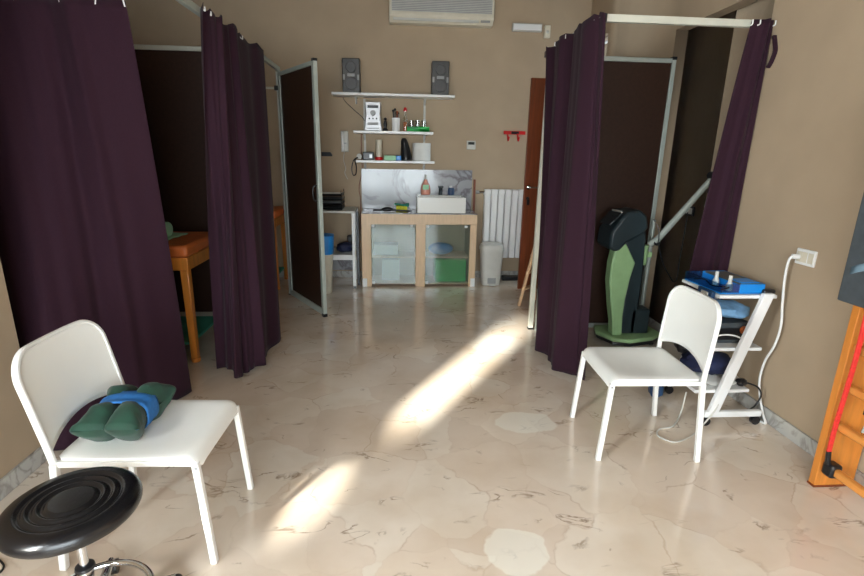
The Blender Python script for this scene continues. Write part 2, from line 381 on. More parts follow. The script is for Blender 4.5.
# skirting
struct(MB().bx(-1.745, -1.731, -1.9, 2.25, 0, 0.085).build('baseboard_left', 'skirt', bevel=0.003))
struct(MB().bx(2.186, 2.2, -1.9, 3.04, 0, 0.085).bx(2.331, 2.345, 3.0, 4.2, 0, 0.085).bx(2.186, 2.3, 4.086, 4.1, 0, 0.085).build('baseboard_right', 'skirt', bevel=0.003))
struct(MB().bx(-3.05, -0.4, 5.986, 6.0, 0, 0.085).bx(0.93, 2.2, 5.986, 6.0, 0, 0.085).build('baseboard_back', 'skirt', bevel=0.003))

# ------------------------------------------------------------ cubicles: partitions, posts, rails
RZ = 2.27
def partition(label, x0, x1, y, z1, loc):
    t = thing('partition_screen', label, 'partition', loc)
    MB().bx(x0+0.02, x1-0.02, y-0.006, y+0.006, 0.06, z1-0.02).build('panel', 'brown', t)
    f = MB().bx(x0, x0+0.035, y-0.018, y+0.018, 0, z1).bx(x1-0.035, x1, y-0.018, y+0.018, 0, z1)
    f.bx(x0+0.035, x1-0.035, y-0.018, y+0.018, z1-0.035, z1).bx(x0+0.035, x1-0.035, y-0.018, y+0.018, 0.03, 0.07)
    f.build('frame', 'alu' if x0 > 0 else 'railw', t, bevel=0.003)
    for x in (x0, x1):
        c = 0.018
        MB().bx(x-0.002 if x == x0 else x-0.036, x+0.036 if x == x0 else x+0.002, y-0.02, y+0.02, z1-0.012, z1+0.012).build('end_cap', 'black', t, bevel=0.002)
    return t
partition('dark brown partition screen behind the pale green machine in the right cubicle', 1.235, 2.195, 4.04, RZ-0.01, (1.7, 4.04, 0))
tL = partition('dark brown partition screen behind the orange treatment table on the left', -3.03, -1.155, 4.42, 2.30, (-2.1, 4.42, 0))

def post(label, x, y, s=0.02, z1=2.25):
    t = thing('partition_post', label, 'post', (x, y, 0))
    MB().bx(x-s, x+s, y-s, y+s, 0.012, z1).build('shaft', 'railw' if x > 0 else 'alu', t, bevel=0.003)
    MB().bx(x-s-0.004, x+s+0.004, y-s-0.004, y+s+0.004, 0, 0.012).build('foot', 'black', t)
post('aluminium corner post behind the right purple curtain, beside the stepladder', 1.205, 4.09)
post('aluminium post just behind the left cubicle curtain, nearer the camera than its twin', -1.13, 4.45, 0.018)
post('aluminium post that the dark brown hinged door panel hangs from', -1.145, 5.235, 0.018)

def rail(label, segs, mat_='alu', loc=None, r=0.016):
    loc = loc or segs[0][0]
    t = thing('curtain_rail', label, 'curtain rail', loc)
    for a, b in segs:
        a, b = Vector(a), Vector(b)
        MB().tube([a, b], 1, sec=(r*1.25, r)).build('rail_bar', mat_, t, bevel=0.003)
        MB().bx(a.x-0.02, a.x+0.02, a.y-0.02, a.y+0.02, a.z-0.022, a.z+0.022).build('corner_joint', 'black', t, bevel=0.003)
    return t
rail('white curtain rail running across the front of the right cubicle to the wall', [((1.18, 3.03, RZ), (2.2, 3.03, RZ))], 'railw', (1.7, 3.03, RZ))
rail('aluminium curtain rail along the side of the right cubicle', [((1.18, 4.09, RZ), (1.18, 3.055, RZ))], 'alu', (1.18, 3.5, RZ))
rail('aluminium curtain rail along the side of the left cubicles', [((-1.13, 2.9, RZ), (-1.13, 4.45, RZ)), ((-1.13, 4.47, RZ), (-1.135, 5.235, RZ))], 'alu', (-1.13, 4.0, RZ))
rail('curtain rail across the front of the left cubicle above the large curtain', [((-1.155, 2.9, RZ), (-3.05, 2.9, RZ))], 'railw', (-2.1, 2.9, RZ))
rail('thin curtain rail across the front of the rear left cubicle', [((-1.165, 5.235, 2.10), (-3.05, 5.235, 2.10))], 'railw', (-2.1, 5.235, 2.1), r=0.008)

# hinged door panel
hx, hy = -1.125, 5.19; ex, ey = -0.665, 4.45
t = thing('hinged_panel', 'tall dark brown door panel in aluminium frame, standing ajar left of the shelves', 'door panel', (hx, hy, 0))
d = Vector((ex-hx, ey-hy, 0)); Lp = d.length; d.normalize(); T = Matrix.Translation((hx, hy, 0)) @ Matrix.Rotation(math.atan2(d.y, d.x), 4, 'Z')
MB().bx(0.02, Lp-0.02, -0.006, 0.006, 0.06, 2.20, T).build('panel', 'brown', t)
f = MB().bx(0, 0.045, -0.018, 0.018, 0.015, 2.235, T).bx(Lp-0.045, Lp, -0.018, 0.018, 0.03, 2.235, T).bx(0.035, Lp-0.035, -0.018, 0.018, 2.2, 2.235, T).bx(0.035, Lp-0.035, -0.018, 0.018, 0.015, 0.075, T)
f.build('frame', 'alu', t, bevel=0.003)
MB().bx(Lp-0.037, Lp+0.002, -0.02, 0.02, 2.23, 2.252, T).build('end_cap', 'black', t, bevel=0.002)
MB().bx(Lp-0.037, Lp+0.002, -0.02, 0.02, 0.0, 0.03, T).build('end_cap', 'black', t, bevel=0.002)
MB().tube(smooth_path([T @ Vector((Lp-0.03, -0.018, 1.22)), T @ Vector((Lp-0.04, -0.05, 1.2)), T @ Vector((Lp-0.04, -0.05, 1.1)), T @ Vector((Lp-0.03, -0.018, 1.08))]), 0.006).build('handle', 'black', t)
for z in (0.4, 1.8): MB().cyl(T @ Vector((-0.006, 0, z-0.04)), T @ Vector((-0.006, 0, z+0.04)), 0.008).build('hinge', 'alu', t)

# ------------------------------------------------------------ curtains
def curtain(label, top, bot, ztop, zbot, folds, at, ab, loc, seed=0, side=None, hook_n=6, nu=240, nv=44, sag=0.0):
    rnd = random.Random(seed)
    ph = [rnd.uniform(0, 2*PI) for _ in range(6)]
    tp = smooth_path([(x, y, 0) for x, y in top], 24); bp = smooth_path([(x, y, 0) for x, y in bot], 24)
    def samp(P, u):
        f = u*(len(P)-1); i = min(int(f), len(P)-2); k = f-i
        return P[i].lerp(P[i+1], k), (P[i+1]-P[i]).normalized()
    def wave(u, v):
        x = u*folds*2*PI + 0.9*math.sin(2*PI*u*1.3+ph[0]) + 0.25*math.sin(v*3+ph[1])
        return 0.75*math.sin(x)+0.35*math.sin(2.1*x+ph[2]+0.6*v)+0.12*math.sin(4.3*x+ph[3])
    def zb(u): return zbot(u) if callable(zbot) else zbot
    def zt(u): return (ztop(u) if callable(ztop) else ztop) - sag*abs(math.sin(u*PI*hook_n))
    def fn(u, v):
        a, ta = samp(tp, u); b, tb = samp(bp, u)
        k = v**0.85; p = a.lerp(b, k); tt = ta.lerp(tb, k)
        if tt.length < 1e-4: tt = ta
        tt.normalize(); n = Vector((-tt.y, tt.x, 0))
        amp = at*(1-v)+ab*v
        q = p + n*amp*wave(u, v) + tt*amp*0.35*math.cos(u*folds*2*PI+ph[4])
        q.z = zt(u)*(1-v)+zb(u)*v
        return q
    t = thing('curtain', label, 'curtain', loc)
    MB().grid(nu, nv, fn).build('curtain_cloth', 'purple', t, solid=0.003, ang=180)
    for i in range(hook_n+1):
        u = min(max(i/hook_n, 0.01), 0.99); p = fn(u, 0.01); a, _ = samp(tp, u)
        MB().tube(smooth_path([(p.x, p.y, ztop(u)-0.03 if callable(ztop) else ztop-0.03), (a.x, a.y, RZ-0.01), (a.x, a.y, RZ+0.012)], 4), 0.004, 6).build('curtain_hook', 'white', t)
    return t
curtain('large aubergine curtain behind the left white chair, widest of the four', [(-2.6, 2.88), (-1.9, 2.88), (-1.39, 2.91)], [(-2.3, 2.45), (-1.74, 2.34), (-1.50, 2.62), (-1.29, 2.93)],
        RZ-0.035, 0.012, 2.2, 0.03, 0.035, (-1.8, 2.88, 0), 3, nu=200)
curtain('gathered aubergine curtain beside the orange treatment table', [(-1.075, 3.16), (-1.075, 3.6), (-1.075, 4.40)], [(-1.25, 3.24), (-1.03, 3.15), (-0.95, 3.42), (-0.99, 3.9)],
        RZ+0.03, lambda u: 0.02+0.03*math.sin(9*u)**2, 3.2, 0.03, 0.05, (-1.13, 3.6, 0), 11, sag=0.03)
curtain('aubergine curtain along the side of the right cubicle, left of the green machine', [(1.125, 3.90), (1.125, 3.5), (1.135, 3.03), (1.16, 2.99)], [(1.25, 3.93), (1.13, 3.45), (1.21, 3.08), (1.30, 3.05)],
        RZ+0.02, lambda u: 0.02, 3.0, 0.028, 0.045, (1.18, 3.5, 0), 5, sag=0.02)
curtain('narrow aubergine curtain bunched against the right wall behind the trolley', [(2.05, 2.985), (2.12, 2.98), (2.19, 2.985)], [(1.92, 3.06), (2.06, 3.06), (2.185, 2.99)],
        RZ+0.015, 0.30, 1.3, 0.02, 0.022, (2.1, 3.05, 0), 8, nu=140, hook_n=3)

tag(recenter(MB().tube(smooth_path([(2.19, 2.975, 2.20), (2.19, 2.955, 2.15), (2.19, 2.945, 2.11), (2.19, 2.96, 2.06), (2.19, 2.98, 2.03)]), 1, sec=(0.012, 0.006)).build('curtain_tie', 'purple'), (2.19, 2.95, 2.1)), 'dark cloth tie loop at the top of the narrow curtain on the right wall', 'curtain tie')
# ------------------------------------------------------------ white chairs
def make_chair(rear, tilt):
    rear -= 0.195
    t = thing('chair', '', 'chair')
    W = 0.207
    def seat(u, v):       # u back -> front, v across
        x = rear-0.004+(0.279-rear)*u; y = (v-0.5)*2
        z = 0.452 - 0.014*math.sin(PI*min(1, u*1.05))*(1-y*y)
        if u > 0.86: k = (u-0.86)/0.14; z -= 0.045*k*k; x -= 0.018*k*k
        wd = W+0.006-0.03*max(0, (u-0.93)/0.07)**2-0.02*max(0, (0.06-u)/0.06)**2
        return Vector((x, y*wd, z-0.006*abs(y)**8))
    MB().grid(30, 18, seat).build('seat', 'chair', t, solid=0.012, bevel=0.003)
    R = 0.10; Wb = 0.230; ZT = 0.835
    def bxz(z, y): return rear-(z-0.44)*tilt-0.020*(1-(y/Wb)**2)
    def back(u, v):
        y = (u-0.5)*2*Wb; ay = abs(y)
        zt = ZT-R+math.sqrt(max(0, R*R-max(0, ay-(Wb-R))**2))
        zb = 0.478+0.055*(1-(y/Wb)**2)
        z = zb+(zt-zb)*v
        return Vector((bxz(z, y), y, z))
    def remap(u): return 0.5-0.5*math.cos(PI*u)
    MB().grid(40, 14, lambda u, v: back(remap(u), v)).build('backrest', 'chair', t, solid=0.014, ang=60)
    for s in (-1, 1):
        MB().tube([(0.275, s*0.212, 0.0), (0.245, s*0.203, 0.425)], 1, sec=(0.0125, 0.0125), upv=(1, 0, 0)).build('leg', 'chairleg', t, bevel=0.004)
        MB().tube([(rear-0.038, s*0.232, 0.0), (rear-0.002, s*0.225, 0.44)], 1, sec=(0.0125, 0.0125), upv=(1, 0, 0)).build('leg', 'chairleg', t, bevel=0.004)
        MB().tube([(0.246, s*0.2, 0.424), (rear-0.002, s*0.218, 0.434)], 1, sec=(0.011, 0.009)).build('seat_rail', 'chairleg', t, bevel=0.003)
        MB().lathe((0.25, s*0.2175, 0.41), [(0.004, -0.002), (0.006, 0.0), (0.003, 0.002)], 12, 'y').build('screw', 'grey', t)
    half = [(rear-0.002, 0.225, 0.43)]+[(bxz(z, Wb), Wb-0.003, z) for z in (0.5, 0.57, 0.64, 0.70)]
    half += [(bxz(ZT-R+R*math.sin(a), Wb-R+R*math.cos(a)), Wb-R-0.003+R*math.cos(a), ZT-R-0.003+R*math.sin(a)) for a in (0.1, 0.35, 0.6, 0.85, 1.1, 1.35, 1.5)]
    half += [(bxz(ZT, y), y, ZT-0.003) for y in (0.09, 0.03)]
    lp = half+[(x, -y, z) for x, y, z in half[::-1]]
    MB().tube(smooth_path(lp, 3), 1, sec=(0.0115, 0.007), upv=(1, 0, 0)).build('back_frame', 'chairleg', t, bevel=0.003, ang=50)
    MB().tube([(0.244, -0.2, 0.405), (0.244, 0.2, 0.405)], 1, sec=(0.010, 0.009)).build('cross_rail', 'chairleg', t, bevel=0.003)
    MB().lathe((0.0, 0, 0.425), [(0.0, 0), (0.03, 0), (0.034, 0.012), (0.0, 0.012)], 20).build('seat_mount', 'grey', t)
    return t
chL = make_chair(-0.03, 0.20); chL['label'] = 'white chair on the left with green cushions on its seat, near the black stool'
chL['group'] = 'white chairs facing each other'
chL.location = (-0.952, 1.785, 0); chL.rotation_euler = (0, 0, math.radians(-2))
chR = make_chair(0.0, 0.08); chR['group'] = chL['group']; chR['label'] = 'empty white chair on the right, in front of the equipment trolley'
chR.location = (1.315, 2.33, 0); chR.rotation_euler = (0, 0, math.radians(180-2))

# ------------------------------------------------------------ green sandbags with blue strap
t = thing('therapy_cushion', 'dark green velvet cushion pair strapped with a blue band, on the left chair', 'cushion', (-1.06, 1.87, 0.455))
cx, cy, cz = -1.045, 1.785, 0.449
def bag(sx, ang, ln, wd):
    def fn(u, v):
        tt = (u-0.5)*2; a = 2*PI*v
        at_ = abs(tt)
        hgt = 0.064*(max(0, 1-at_**5))**0.5*(0.80+0.45*math.sin(PI*min(1, at_*1.1))**2)
        wdt = wd*(0.78+0.42*at_**1.5)*(1-0.25*max(0, at_-0.93)/0.07)
        ca, sa = math.cos(a), math.sin(a)
        x = wdt*math.copysign(abs(ca)**0.8, ca); z = hgt*math.copysign(abs(sa)**0.9, sa)+0.064
        x += 0.004*noise.noise(Vector((tt*6, a, sx*9))); z += 0.006*noise.noise(Vector((tt*5, a+3, sx*7)))+0.022*at_**3
        p = Vector((x, tt*ln, z)); p.x += sx*(0.044+0.022*at_**1.6)
        p = Matrix.Rotation(ang, 3, 'Z') @ p
        return Vector((cx, cy, cz))+p
    return MB().grid(40, 28, fn)
bag(-1, math.radians(6), 0.160, 0.054).build('bag', 'greenvel', t, ang=180)
bag(1, math.radians(0), 0.165, 0.054).build('bag', 'greenvel', t, ang=180)
def strapfn(u, v):
    a = 2*PI*u; y = (v-0.5)*0.10; ca, sa = math.cos(a), math.sin(a)
    x = 0.098*math.copysign(abs(ca)**0.55, ca); z = 0.066+0.062*math.copysign(abs(sa)**0.7, sa)
    z += 0.003*math.sin(y*120)
    return Vector((cx, cy, cz+0.002)) + Matrix.Rotation(math.radians(3), 3, 'Z') @ Vector((x, y, z))
MB().grid(48, 8, strapfn).build('strap', 'bluefab', t, solid=0.004, ang=180)

# ------------------------------------------------------------ black stool
sx, sy = -0.965, 1.31
t = thing('stool', 'round black vinyl swivel stool on a chrome stem, in front of the left chair', 'stool', (sx, sy, 0))
prof = [(0.0, 0.492)]
for r in [i*0.0025 for i in range(1, 58)]:
    z = 0.492
    if 0.058 < r < 0.138:
        z += 0.0035*math.cos((r-0.058)/0.080*3*2*PI)-0.0035
    prof.append((r, z))
for a in range(0, 13):
    th = PI/2-a*PI/12; prof.append((0.148+0.034*math.cos(th), 0.462+0.03*math.sin(th)))
prof += [(0.12, 0.430), (0.0, 0.430)]
MB().lathe((sx, sy, 0), prof, 72).build('seat', 'leather', t, ang=60)
MB().lathe((sx, sy, 0), [(0.09, 0.418), (0.095, 0.430), (0.0, 0.431)], 32).build('seat_plate', 'black', t)
MB().cyl((sx, sy, 0.10), (sx, sy, 0.42), 0.013).build('stem', 'chrome', t)
MB().lathe((sx, sy, 0), [(0.0, 0.235), (0.02, 0.235), (0.028, 0.243), (0.026, 0.252), (0.015, 0.258), (0.0, 0.258)], 28).build('collar', 'black', t)
MB().cyl((sx, sy, 0.09), (sx, sy, 0.235), 0.020).build('cylinder', 'chrome', t)
ring = [(sx+0.165*math.cos(a*PI/24), sy+0.165*math.sin(a*PI/24), 0.10) for a in range(48)]
fr = MB().tube(ring, 0.011, 12, closed=True)
for k in range(3):
    a = k*2*PI/3+0.3; fr.cyl((sx+0.02*math.cos(a), sy+0.02*math.sin(a), 0.098), (sx+0.16*math.cos(a), sy+0.16*math.sin(a), 0.10), 0.007, seg=12)
fr.build('foot_ring', 'chrome', t)
for k in range(5):
    a = k*2*PI/5+0.62; ca, sa = math.cos(a), math.sin(a)
    MB().tube([(sx+0.015*ca, sy+0.015*sa, 0.075), (sx+0.16*ca, sy+0.16*sa, 0.066), (sx+0.235*ca, sy+0.235*sa, 0.055)], [0.02, 0.016, 0.012]).build('leg', 'chrome', t)
    MB().cyl((sx+0.235*ca-0.018*sa, sy+0.235*sa+0.018*ca, 0.026), (sx+0.235*ca+0.018*sa, sy+0.235*sa-0.018*ca, 0.026), 0.026, seg=20).build('caster', 'black', t)

tag(recenter(MB().tube(smooth_path([(-1.73, 1.72, 0.004), (-1.60, 1.66, 0.004), (-1.50, 1.62, 0.004), (-1.44, 1.56, 0.004), (-1.50, 1.47, 0.004), (-1.66, 1.42, 0.004)]), 0.0035, 8).build('power_cable', 'rubber'), (-1.5, 1.6, 0)), 'thin black cable on the floor behind the black stool by the left wall', 'cable')

# ------------------------------------------------------------ treatment tables
def ttable(label, x0, x1, y0, y1, top, loc, leather='tan', legs=True):
    t = thing('treatment_table', label, 'table', loc)
    MB().bx(x0, x1, y0, y1, top-0.085, top-0.0).build('padded_top', leather, t, bevel=0.022)
    MB().bx(x0+0.01, x1-0.005, y0+0.005, y1-0.005, top-0.175, top-0.085).build('frame', 'woodor', t, bevel=0.004)
    for x in (x0+0.05, x1-0.035):
        for y in (y0+0.03, y1-0.03):
            MB().tube([(x, y, 0.0), (x, y, top-0.175)], [0.034, 0.04], 4, upv=(1, 1, 0)).build('leg', 'woodor', t, bevel=0.006)
            MB().lathe((x, y, 0), [(0.0, 0.001), (0.03, 0.001), (0.034, 0.03), (0.0, 0.03)], 16).build('foot', 'woodor', t)
    MB().bx(x0+0.05, x1-0.05, y0+0.03, y1-0.03, 0.13, 0.15).build('lower_shelf', 'teal', t, bevel=0.003)
    return t
ttable('orange leather treatment table on wooden legs, in the front left cubicle', -2.9, -1.435, 3.42, 4.08, 0.865, (-2.1, 3.75, 0))
ttable('wooden treatment table with brown top in the rear left cubicle', -2.9, -1.30, 5.40, 5.95, 0.88, (-2.1, 5.68, 0))
tag(recenter(MB().tube(smooth_path([(-2.1, 3.72, 0.942), (-1.9, 3.70, 0.942), (-1.64, 3.66, 0.942)]), 0.055, 20).build('head_roll', 'mint', bevel=0.012), (-1.9, 3.7, 0.85)), 'mint green roll cushion lying on the orange treatment table', 'cushion')
def towel(u, v):
    return Vector((-2.2+0.58*u, 3.5+0.42*v, 0.877+0.005*math.sin(7*u+4*v)+0.003*math.sin(19*v)))
tag(recenter(MB().grid(24, 16, towel).build('towel', 'mint', solid=0.008), (-1.9, 3.7, 0.868)), 'pale green towel spread under the mint roll cushion', 'towel')

# ------------------------------------------------------------ sink cabinet
Y0 = 5.55
t = thing('sink_cabinet', 'pale beech sink cabinet with two frosted glass doors against the back wall', 'cabinet', (0.265, 5.78, 0))
b = MB()
b.bx(-0.39, -0.285, Y0, 5.985, 0.0, 0.73).bx(0.82+0.03, 0.925, Y0, 5.985, 0.0, 0.73).bx(0.225, 0.335, Y0, 5.97, 0, 0.73)
b.bx(-0.39, 0.925, Y0, 5.985, 0.73, 0.845)
b.build('carcass', 'beech', t, bevel=0.003)
MB().bx(-0.285, 0.225, Y0+0.06, 5.97, 0.33, 0.345).bx(0.335, 0.85, Y0+0.06, 5.97, 0.33, 0.345).bx(-0.285, 0.225, Y0+0.04, 5.97, 0.02, 0.035).bx(0.335, 0.85, Y0+0.04, 5.97, 0.02, 0.035).build('shelf', 'beech', t)
MB().bx(-0.39, 0.925, Y0-0.004, 5.985, 0.845, 0.857).build('worktop', 'splash', t, bevel=0.002)
for x0, x1 in ((-0.283, 0.223), (0.337, 0.848)):
    dr = MB().bx(x0+0.003, x1-0.003, Y0+0.008, Y0+0.014, 0.03, 0.725).build('door', 'frost', t)
    for x, z in ((x0+0.018, 0.708), (x1-0.05, 0.708), (x0+0.018, 0.045)):
        MB().bx(x-0.013, x+0.02, Y0-0.004, Y0+0.02, z-0.014, z+0.014).build('door_clip', 'white', dr, bevel=0.002)
for x in (-0.388, 0.872):
    MB().bx(x, x+0.052, Y0-0.012, Y0-0.001, 0.0, 0.10).build('corner_guard', 'white', t, bevel=0.003)
G = 'things stored inside the sink cabinet'
tag(recenter(MB().bx(-0.26, 0.02, 5.68, 5.88, 0.347, 0.47).build('storage_box', 'paper', bevel=0.008), (-0.12, 5.78, 0.347)), 'white box behind frosted glass in the left door of the sink cabinet, upper shelf', 'box', G)
tag(recenter(MB().bx(-0.17, 0.04, 5.70, 5.86, 0.037, 0.29).build('storage_box', 'paper', bevel=0.008), (-0.1, 5.78, 0.037)), 'white carton behind frosted glass, bottom left of the sink cabinet', 'box', G)
tag(recenter(MB().ball((0.53, 5.74, 0.42), 0.1, (1.5, 1, 0.72)).build('bag', 'blue'), (0.53, 5.74, 0.347)), 'blue bag behind frosted glass in the right door of the sink cabinet', 'bag', G)
tag(recenter(MB().bx(0.46, 0.83, 5.62, 5.88, 0.037, 0.31).build('storage_crate', 'green', bevel=0.015), (0.64, 5.75, 0.037)), 'bright green crate behind frosted glass, bottom right of the sink cabinet', 'crate', G)
# sink
t = thing('wash_basin', 'white rectangular counter-top basin on the right of the sink cabinet', 'sink', (0.515, 5.75, 0.858))
b = MB()
x0, x1, y0, y1, z0, z1 = 0.24, 0.79, 5.56, 5.96, 0.858, 1.035
b.bx(x0, x1, y0, y0+0.02, z0, z1).bx(x0, x1, y1-0.11, y1, z0, z1).bx(x0, x0+0.02, y0+0.02, y1-0.11, z0, z1).bx(x1-0.02, x1, y0+0.02, y1-0.11, z0, z1).bx(x0+0.02, x1-0.02, y0+0.02, y1-0.11, z0, z0+0.05)
b.build('basin', 'ceramic', t, bevel=0.006)
MB().lathe((0.515, 5.70, 0.909), [(0.0, 0), (0.022, 0), (0.02, 0.004), (0, 0.004)], 20).build('drain', 'chrome', t)
t = thing('tap', 'dark chrome mixer tap standing on the back edge of the basin', 'tap', (0.53, 5.9, 1.037))
MB().cyl((0.53, 5.9, 1.037), (0.53, 5.9, 1.12), 0.022).build('body', 'machdark', t)
MB().tube(smooth_path([(0.53, 5.9, 1.10), (0.53, 5.84, 1.115), (0.53, 5.78, 1.10), (0.53, 5.775, 1.085)]), 0.013).build('spout', 'machdark', t)
MB().bx(0.5, 0.56, 5.86, 5.91, 1.122, 1.142).build('lever', 'machdark', t, bevel=0.006)
struct(MB().bx(-0.41, 0.915, 5.985, 6.0, 0.857, 1.325).build('trim_1', 'splash', bevel=0.002))
# soap bottle
t = thing('soap_bottle', 'pink dish soap bottle with pump cap, leftmost on the basin edge', 'bottle', (0.35, 5.9, 1.037))
c_ = (0.35, 5.9, 0)
def ovl(prof, sx_, sy_, c, seg=24):
    mb = MB(); mb.lathe((0, 0, 0), prof, seg)
    for v in mb.bm.verts: v.co.x = v.co.x*sx_+c[0]; v.co.y = v.co.y*sy_+c[1]; v.co.z += c[2]
    return mb
ovl([(0, 1.038), (0.045, 1.038), (0.052, 1.06), (0.052, 1.10), (0.044, 1.15), (0.022, 1.19), (0.015, 1.215), (0, 1.215)], 1.1, 0.6, c_).build('bottle_body', 'pink', t)
MB().bx(0.315, 0.385, 5.866, 5.87, 1.10, 1.155).build('bottle_label', 'mint', t)
MB().cyl((0.35, 5.9, 1.215), (0.35, 5.9, 1.265), 0.012).build('cap', 'ltgrey', t)
t = thing('lotion_bottle', 'small dark blue bottle with white cap, rightmost on the basin edge', 'bottle', (0.655, 5.9, 1.037))
ovl([(0, 1.038), (0.036, 1.038), (0.038, 1.05), (0.038, 1.11), (0.03, 1.122), (0, 1.122)], 1, 0.7, (0.655, 5.9, 0)).build('bottle_body', 'darkblue', t)
MB().cyl((0.65, 5.9, 1.122), (0.65, 5.9, 1.145), 0.018).build('cap', 'white', t)
tag(recenter(MB().bx(0.0, 0.13, 5.70, 5.80, 0.858, 0.92).build('sponge', 'yellow', bevel=0.01), (0.06, 5.75, 0.858)), 'yellow-green sponge on the counter, left of the basin', 'sponge')
def ragf(u, v): return Vector((-0.02+0.17*u, 5.69+0.12*v, 0.932+0.012*math.sin(5*u+3*v)+0.01*noise.noise(Vector((u*6, v*6, 2)))))
tag(recenter(MB().grid(14, 10, ragf).build('cleaning_cloth', 'teal', solid=0.008), (0.06, 5.75, 0.922)), 'folded green cloth lying on top of the yellow sponge', 'cloth')
t = thing('dish_brush', 'black long-handled brush lying on the counter, left of the sponge', 'brush', (-0.12, 5.68, 0.858))
MB().tube(smooth_path([(-0.26, 5.68, 0.872), (-0.18, 5.67, 0.876), (-0.05, 5.65, 0.880), (0.18, 5.64, 0.872)]), 0.009).build('handle', 'black', t)
MB().ball((-0.10, 5.665, 0.885), 0.05, (1.4, 0.7, 0.5)).build('brush_head', 'black', t)
tag(recenter(MB().tube([(0.952, 5.96, 0.0), (0.943, 5.972, 1.22)], 1, sec=(0.013, 0.012)).build('wooden_stick', 'wooddoor', bevel=0.003), (0.945, 5.965, 0)), 'reddish wooden stick leaning on the wall between the basin and the radiator', 'stick')

# ------------------------------------------------------------ wall shelves
def shelf(label, x0, x1, z, brx, dep=0.24):
    t = thing('wall_shelf', label, 'shelf', ((x0+x1)/2, 5.9, z), 'white wall shelves above the sink')
    MB().bx(x0, x1, 6.0-dep, 5.997, z-0.028, z).build('board', 'white', t, bevel=0.003)
    for x in brx: MB().prism([(x-0.008, 5.995, z-0.03), (x-0.008, 5.995, z-0.10), (x-0.008, 5.83, z-0.03)], (0.016, 0, 0)).build('bracket', 'white', t)
shelf('top white wall shelf carrying the two dark speakers', -0.70, 0.655, 2.14, (-0.45, 0.33))
shelf('middle white wall shelf carrying the silver stereo', -0.475, 0.42, 1.745, (-0.36, 0.33))
shelf('lowest white wall shelf, just above the marble splashback', -0.455, 0.44, 1.425, (-0.36, 0.33))
for x, q in ((-0.36, 'left'), (0.33, 'right')):
    o = MB().bx(x-0.012, x+0.012, 5.985, 6.0, 1.33, 2.10).build('shelf_rail', 'ltgrey', bevel=0.002)
    tag(recenter(o, (x, 5.99, 1.33)), f'slotted metal shelf upright on the {q} side behind the wall shelves', 'shelf rail')

def speaker(label, x):
    t = thing('speaker', label, 'speaker', (x, 5.88, 2.14), 'speakers on the top shelf')
    MB().bx(x-0.095, x+0.095, 5.80, 5.96, 2.141, 2.49).build('cabinet', 'speaker', t, bevel=0.008)
    for z, r in ((2.40, 0.058), (2.235, 0.07)):
        MB().lathe((x, 5.80, z), [(0, 0.012), (r*0.35, 0.006), (r*0.8, 0.012), (r*0.92, -0.004), (r, -0.008), (r, 0.001)], 32, 'y').build('cone', 'grille', t)
    MB().bx(x-0.04, x+0.04, 5.795, 5.80, 2.305, 2.335).build('badge', 'grey', t)
    for s in (-1, 1): MB().bx(x+s*0.078-0.011, x+s*0.078+0.011, 5.794, 5.80, 2.27, 2.325).build('side_trim', 'grey', t)
speaker('dark grey speaker at the left end of the top shelf', -0.487)
speaker('dark grey speaker at the right end of the top shelf', 0.492)
# stereo
t = thing('mini_stereo', 'silver mini stereo tower on the middle shelf under the left speaker', 'stereo', (-0.255, 5.86, 1.745))
MB().prism([(-0.355, 5.79, 1.746), (-0.155, 5.79, 1.746), (-0.165, 5.79, 1.80), (-0.18, 5.79, 1.93), (-0.165, 5.79, 2.05), (-0.345, 5.79, 2.05), (-0.33, 5.79, 1.93), (-0.345, 5.79, 1.80)], (0, 0.17, 0)).build('body', 'silver', t, bevel=0.006)
MB().bx(-0.315, -0.195, 5.784, 5.79, 1.985, 2.015).build('display', 'screen', t)
MB().lathe((-0.255, 5.79, 1.935), [(0, -0.016), (0.026, -0.016), (0.03, 0)], 24, 'y').build('volume_knob', 'grey', t)
for k in (-1, 0, 1): MB().lathe((-0.255+k*0.04, 5.79, 1.875), [(0, -0.006), (0.009, -0.006), (0.01, 0)], 14, 'y').build('button', 'screen', t)
MB().bx(-0.315, -0.195, 5.784, 5.79, 1.805, 1.835).build('tape_slot', 'grey', t)
MB().bx(-0.32, -0.19, 5.785, 5.79, 1.765, 1.775).build('base_trim', 'grey', t)
# middle shelf things
t = thing('figurine', 'small black figure beside the silver stereo on the middle shelf', 'figurine', (-0.12, 5.84, 1.745))
MB().lathe((-0.12, 5.84, 0), [(0, 1.746), (0.03, 1.746), (0.028, 1.765), (0.015, 1.78), (0.022, 1.82), (0.014, 1.86), (0.0, 1.862)], 20).build('figure_body', 'black', t)
MB().ball((-0.12, 5.84, 1.877), 0.017).build('figure_head', 'black', t)
t = thing('pen_cup', 'white cup holding dark utensils on the middle shelf', 'cup', (0.0, 5.84, 1.745))
MB().lathe((0.0, 5.84, 0), [(0, 1.746), (0.044, 1.746), (0.046, 1.89), (0.040, 1.89), (0.038, 1.755), (0, 1.755)], 32).build('cup_body', 'white', t)
for i, (dx, dz, r) in enumerate(((-0.03, 0.075, 0.008), (-0.01, 0.09, 0.007), (0.015, 0.06, 0.009), (0.026, 0.05, 0.006))):
    MB().cyl((dx*0.5, 5.84+0.008*i-0.01, 1.76), (dx, 5.84+0.008*i-0.01, 1.89+dz), r, seg=10).ball((dx, 5.84+0.008*i-0.01, 1.89+dz), r*1.9, seg=10).build('utensil', 'wooddoor' if i == 2 else 'black', t)
t = thing('oil_bottle', 'slim clear bottle with red cap on the middle shelf', 'bottle', (0.105, 5.86, 1.745))
MB().lathe((0.105, 5.86, 0), [(0, 1.746), (0.024, 1.746), (0.026, 1.76), (0.026, 1.89), (0.012, 1.93), (0.011, 1.965), (0, 1.965)], 24).build('bottle_body', 'tumbler', t)
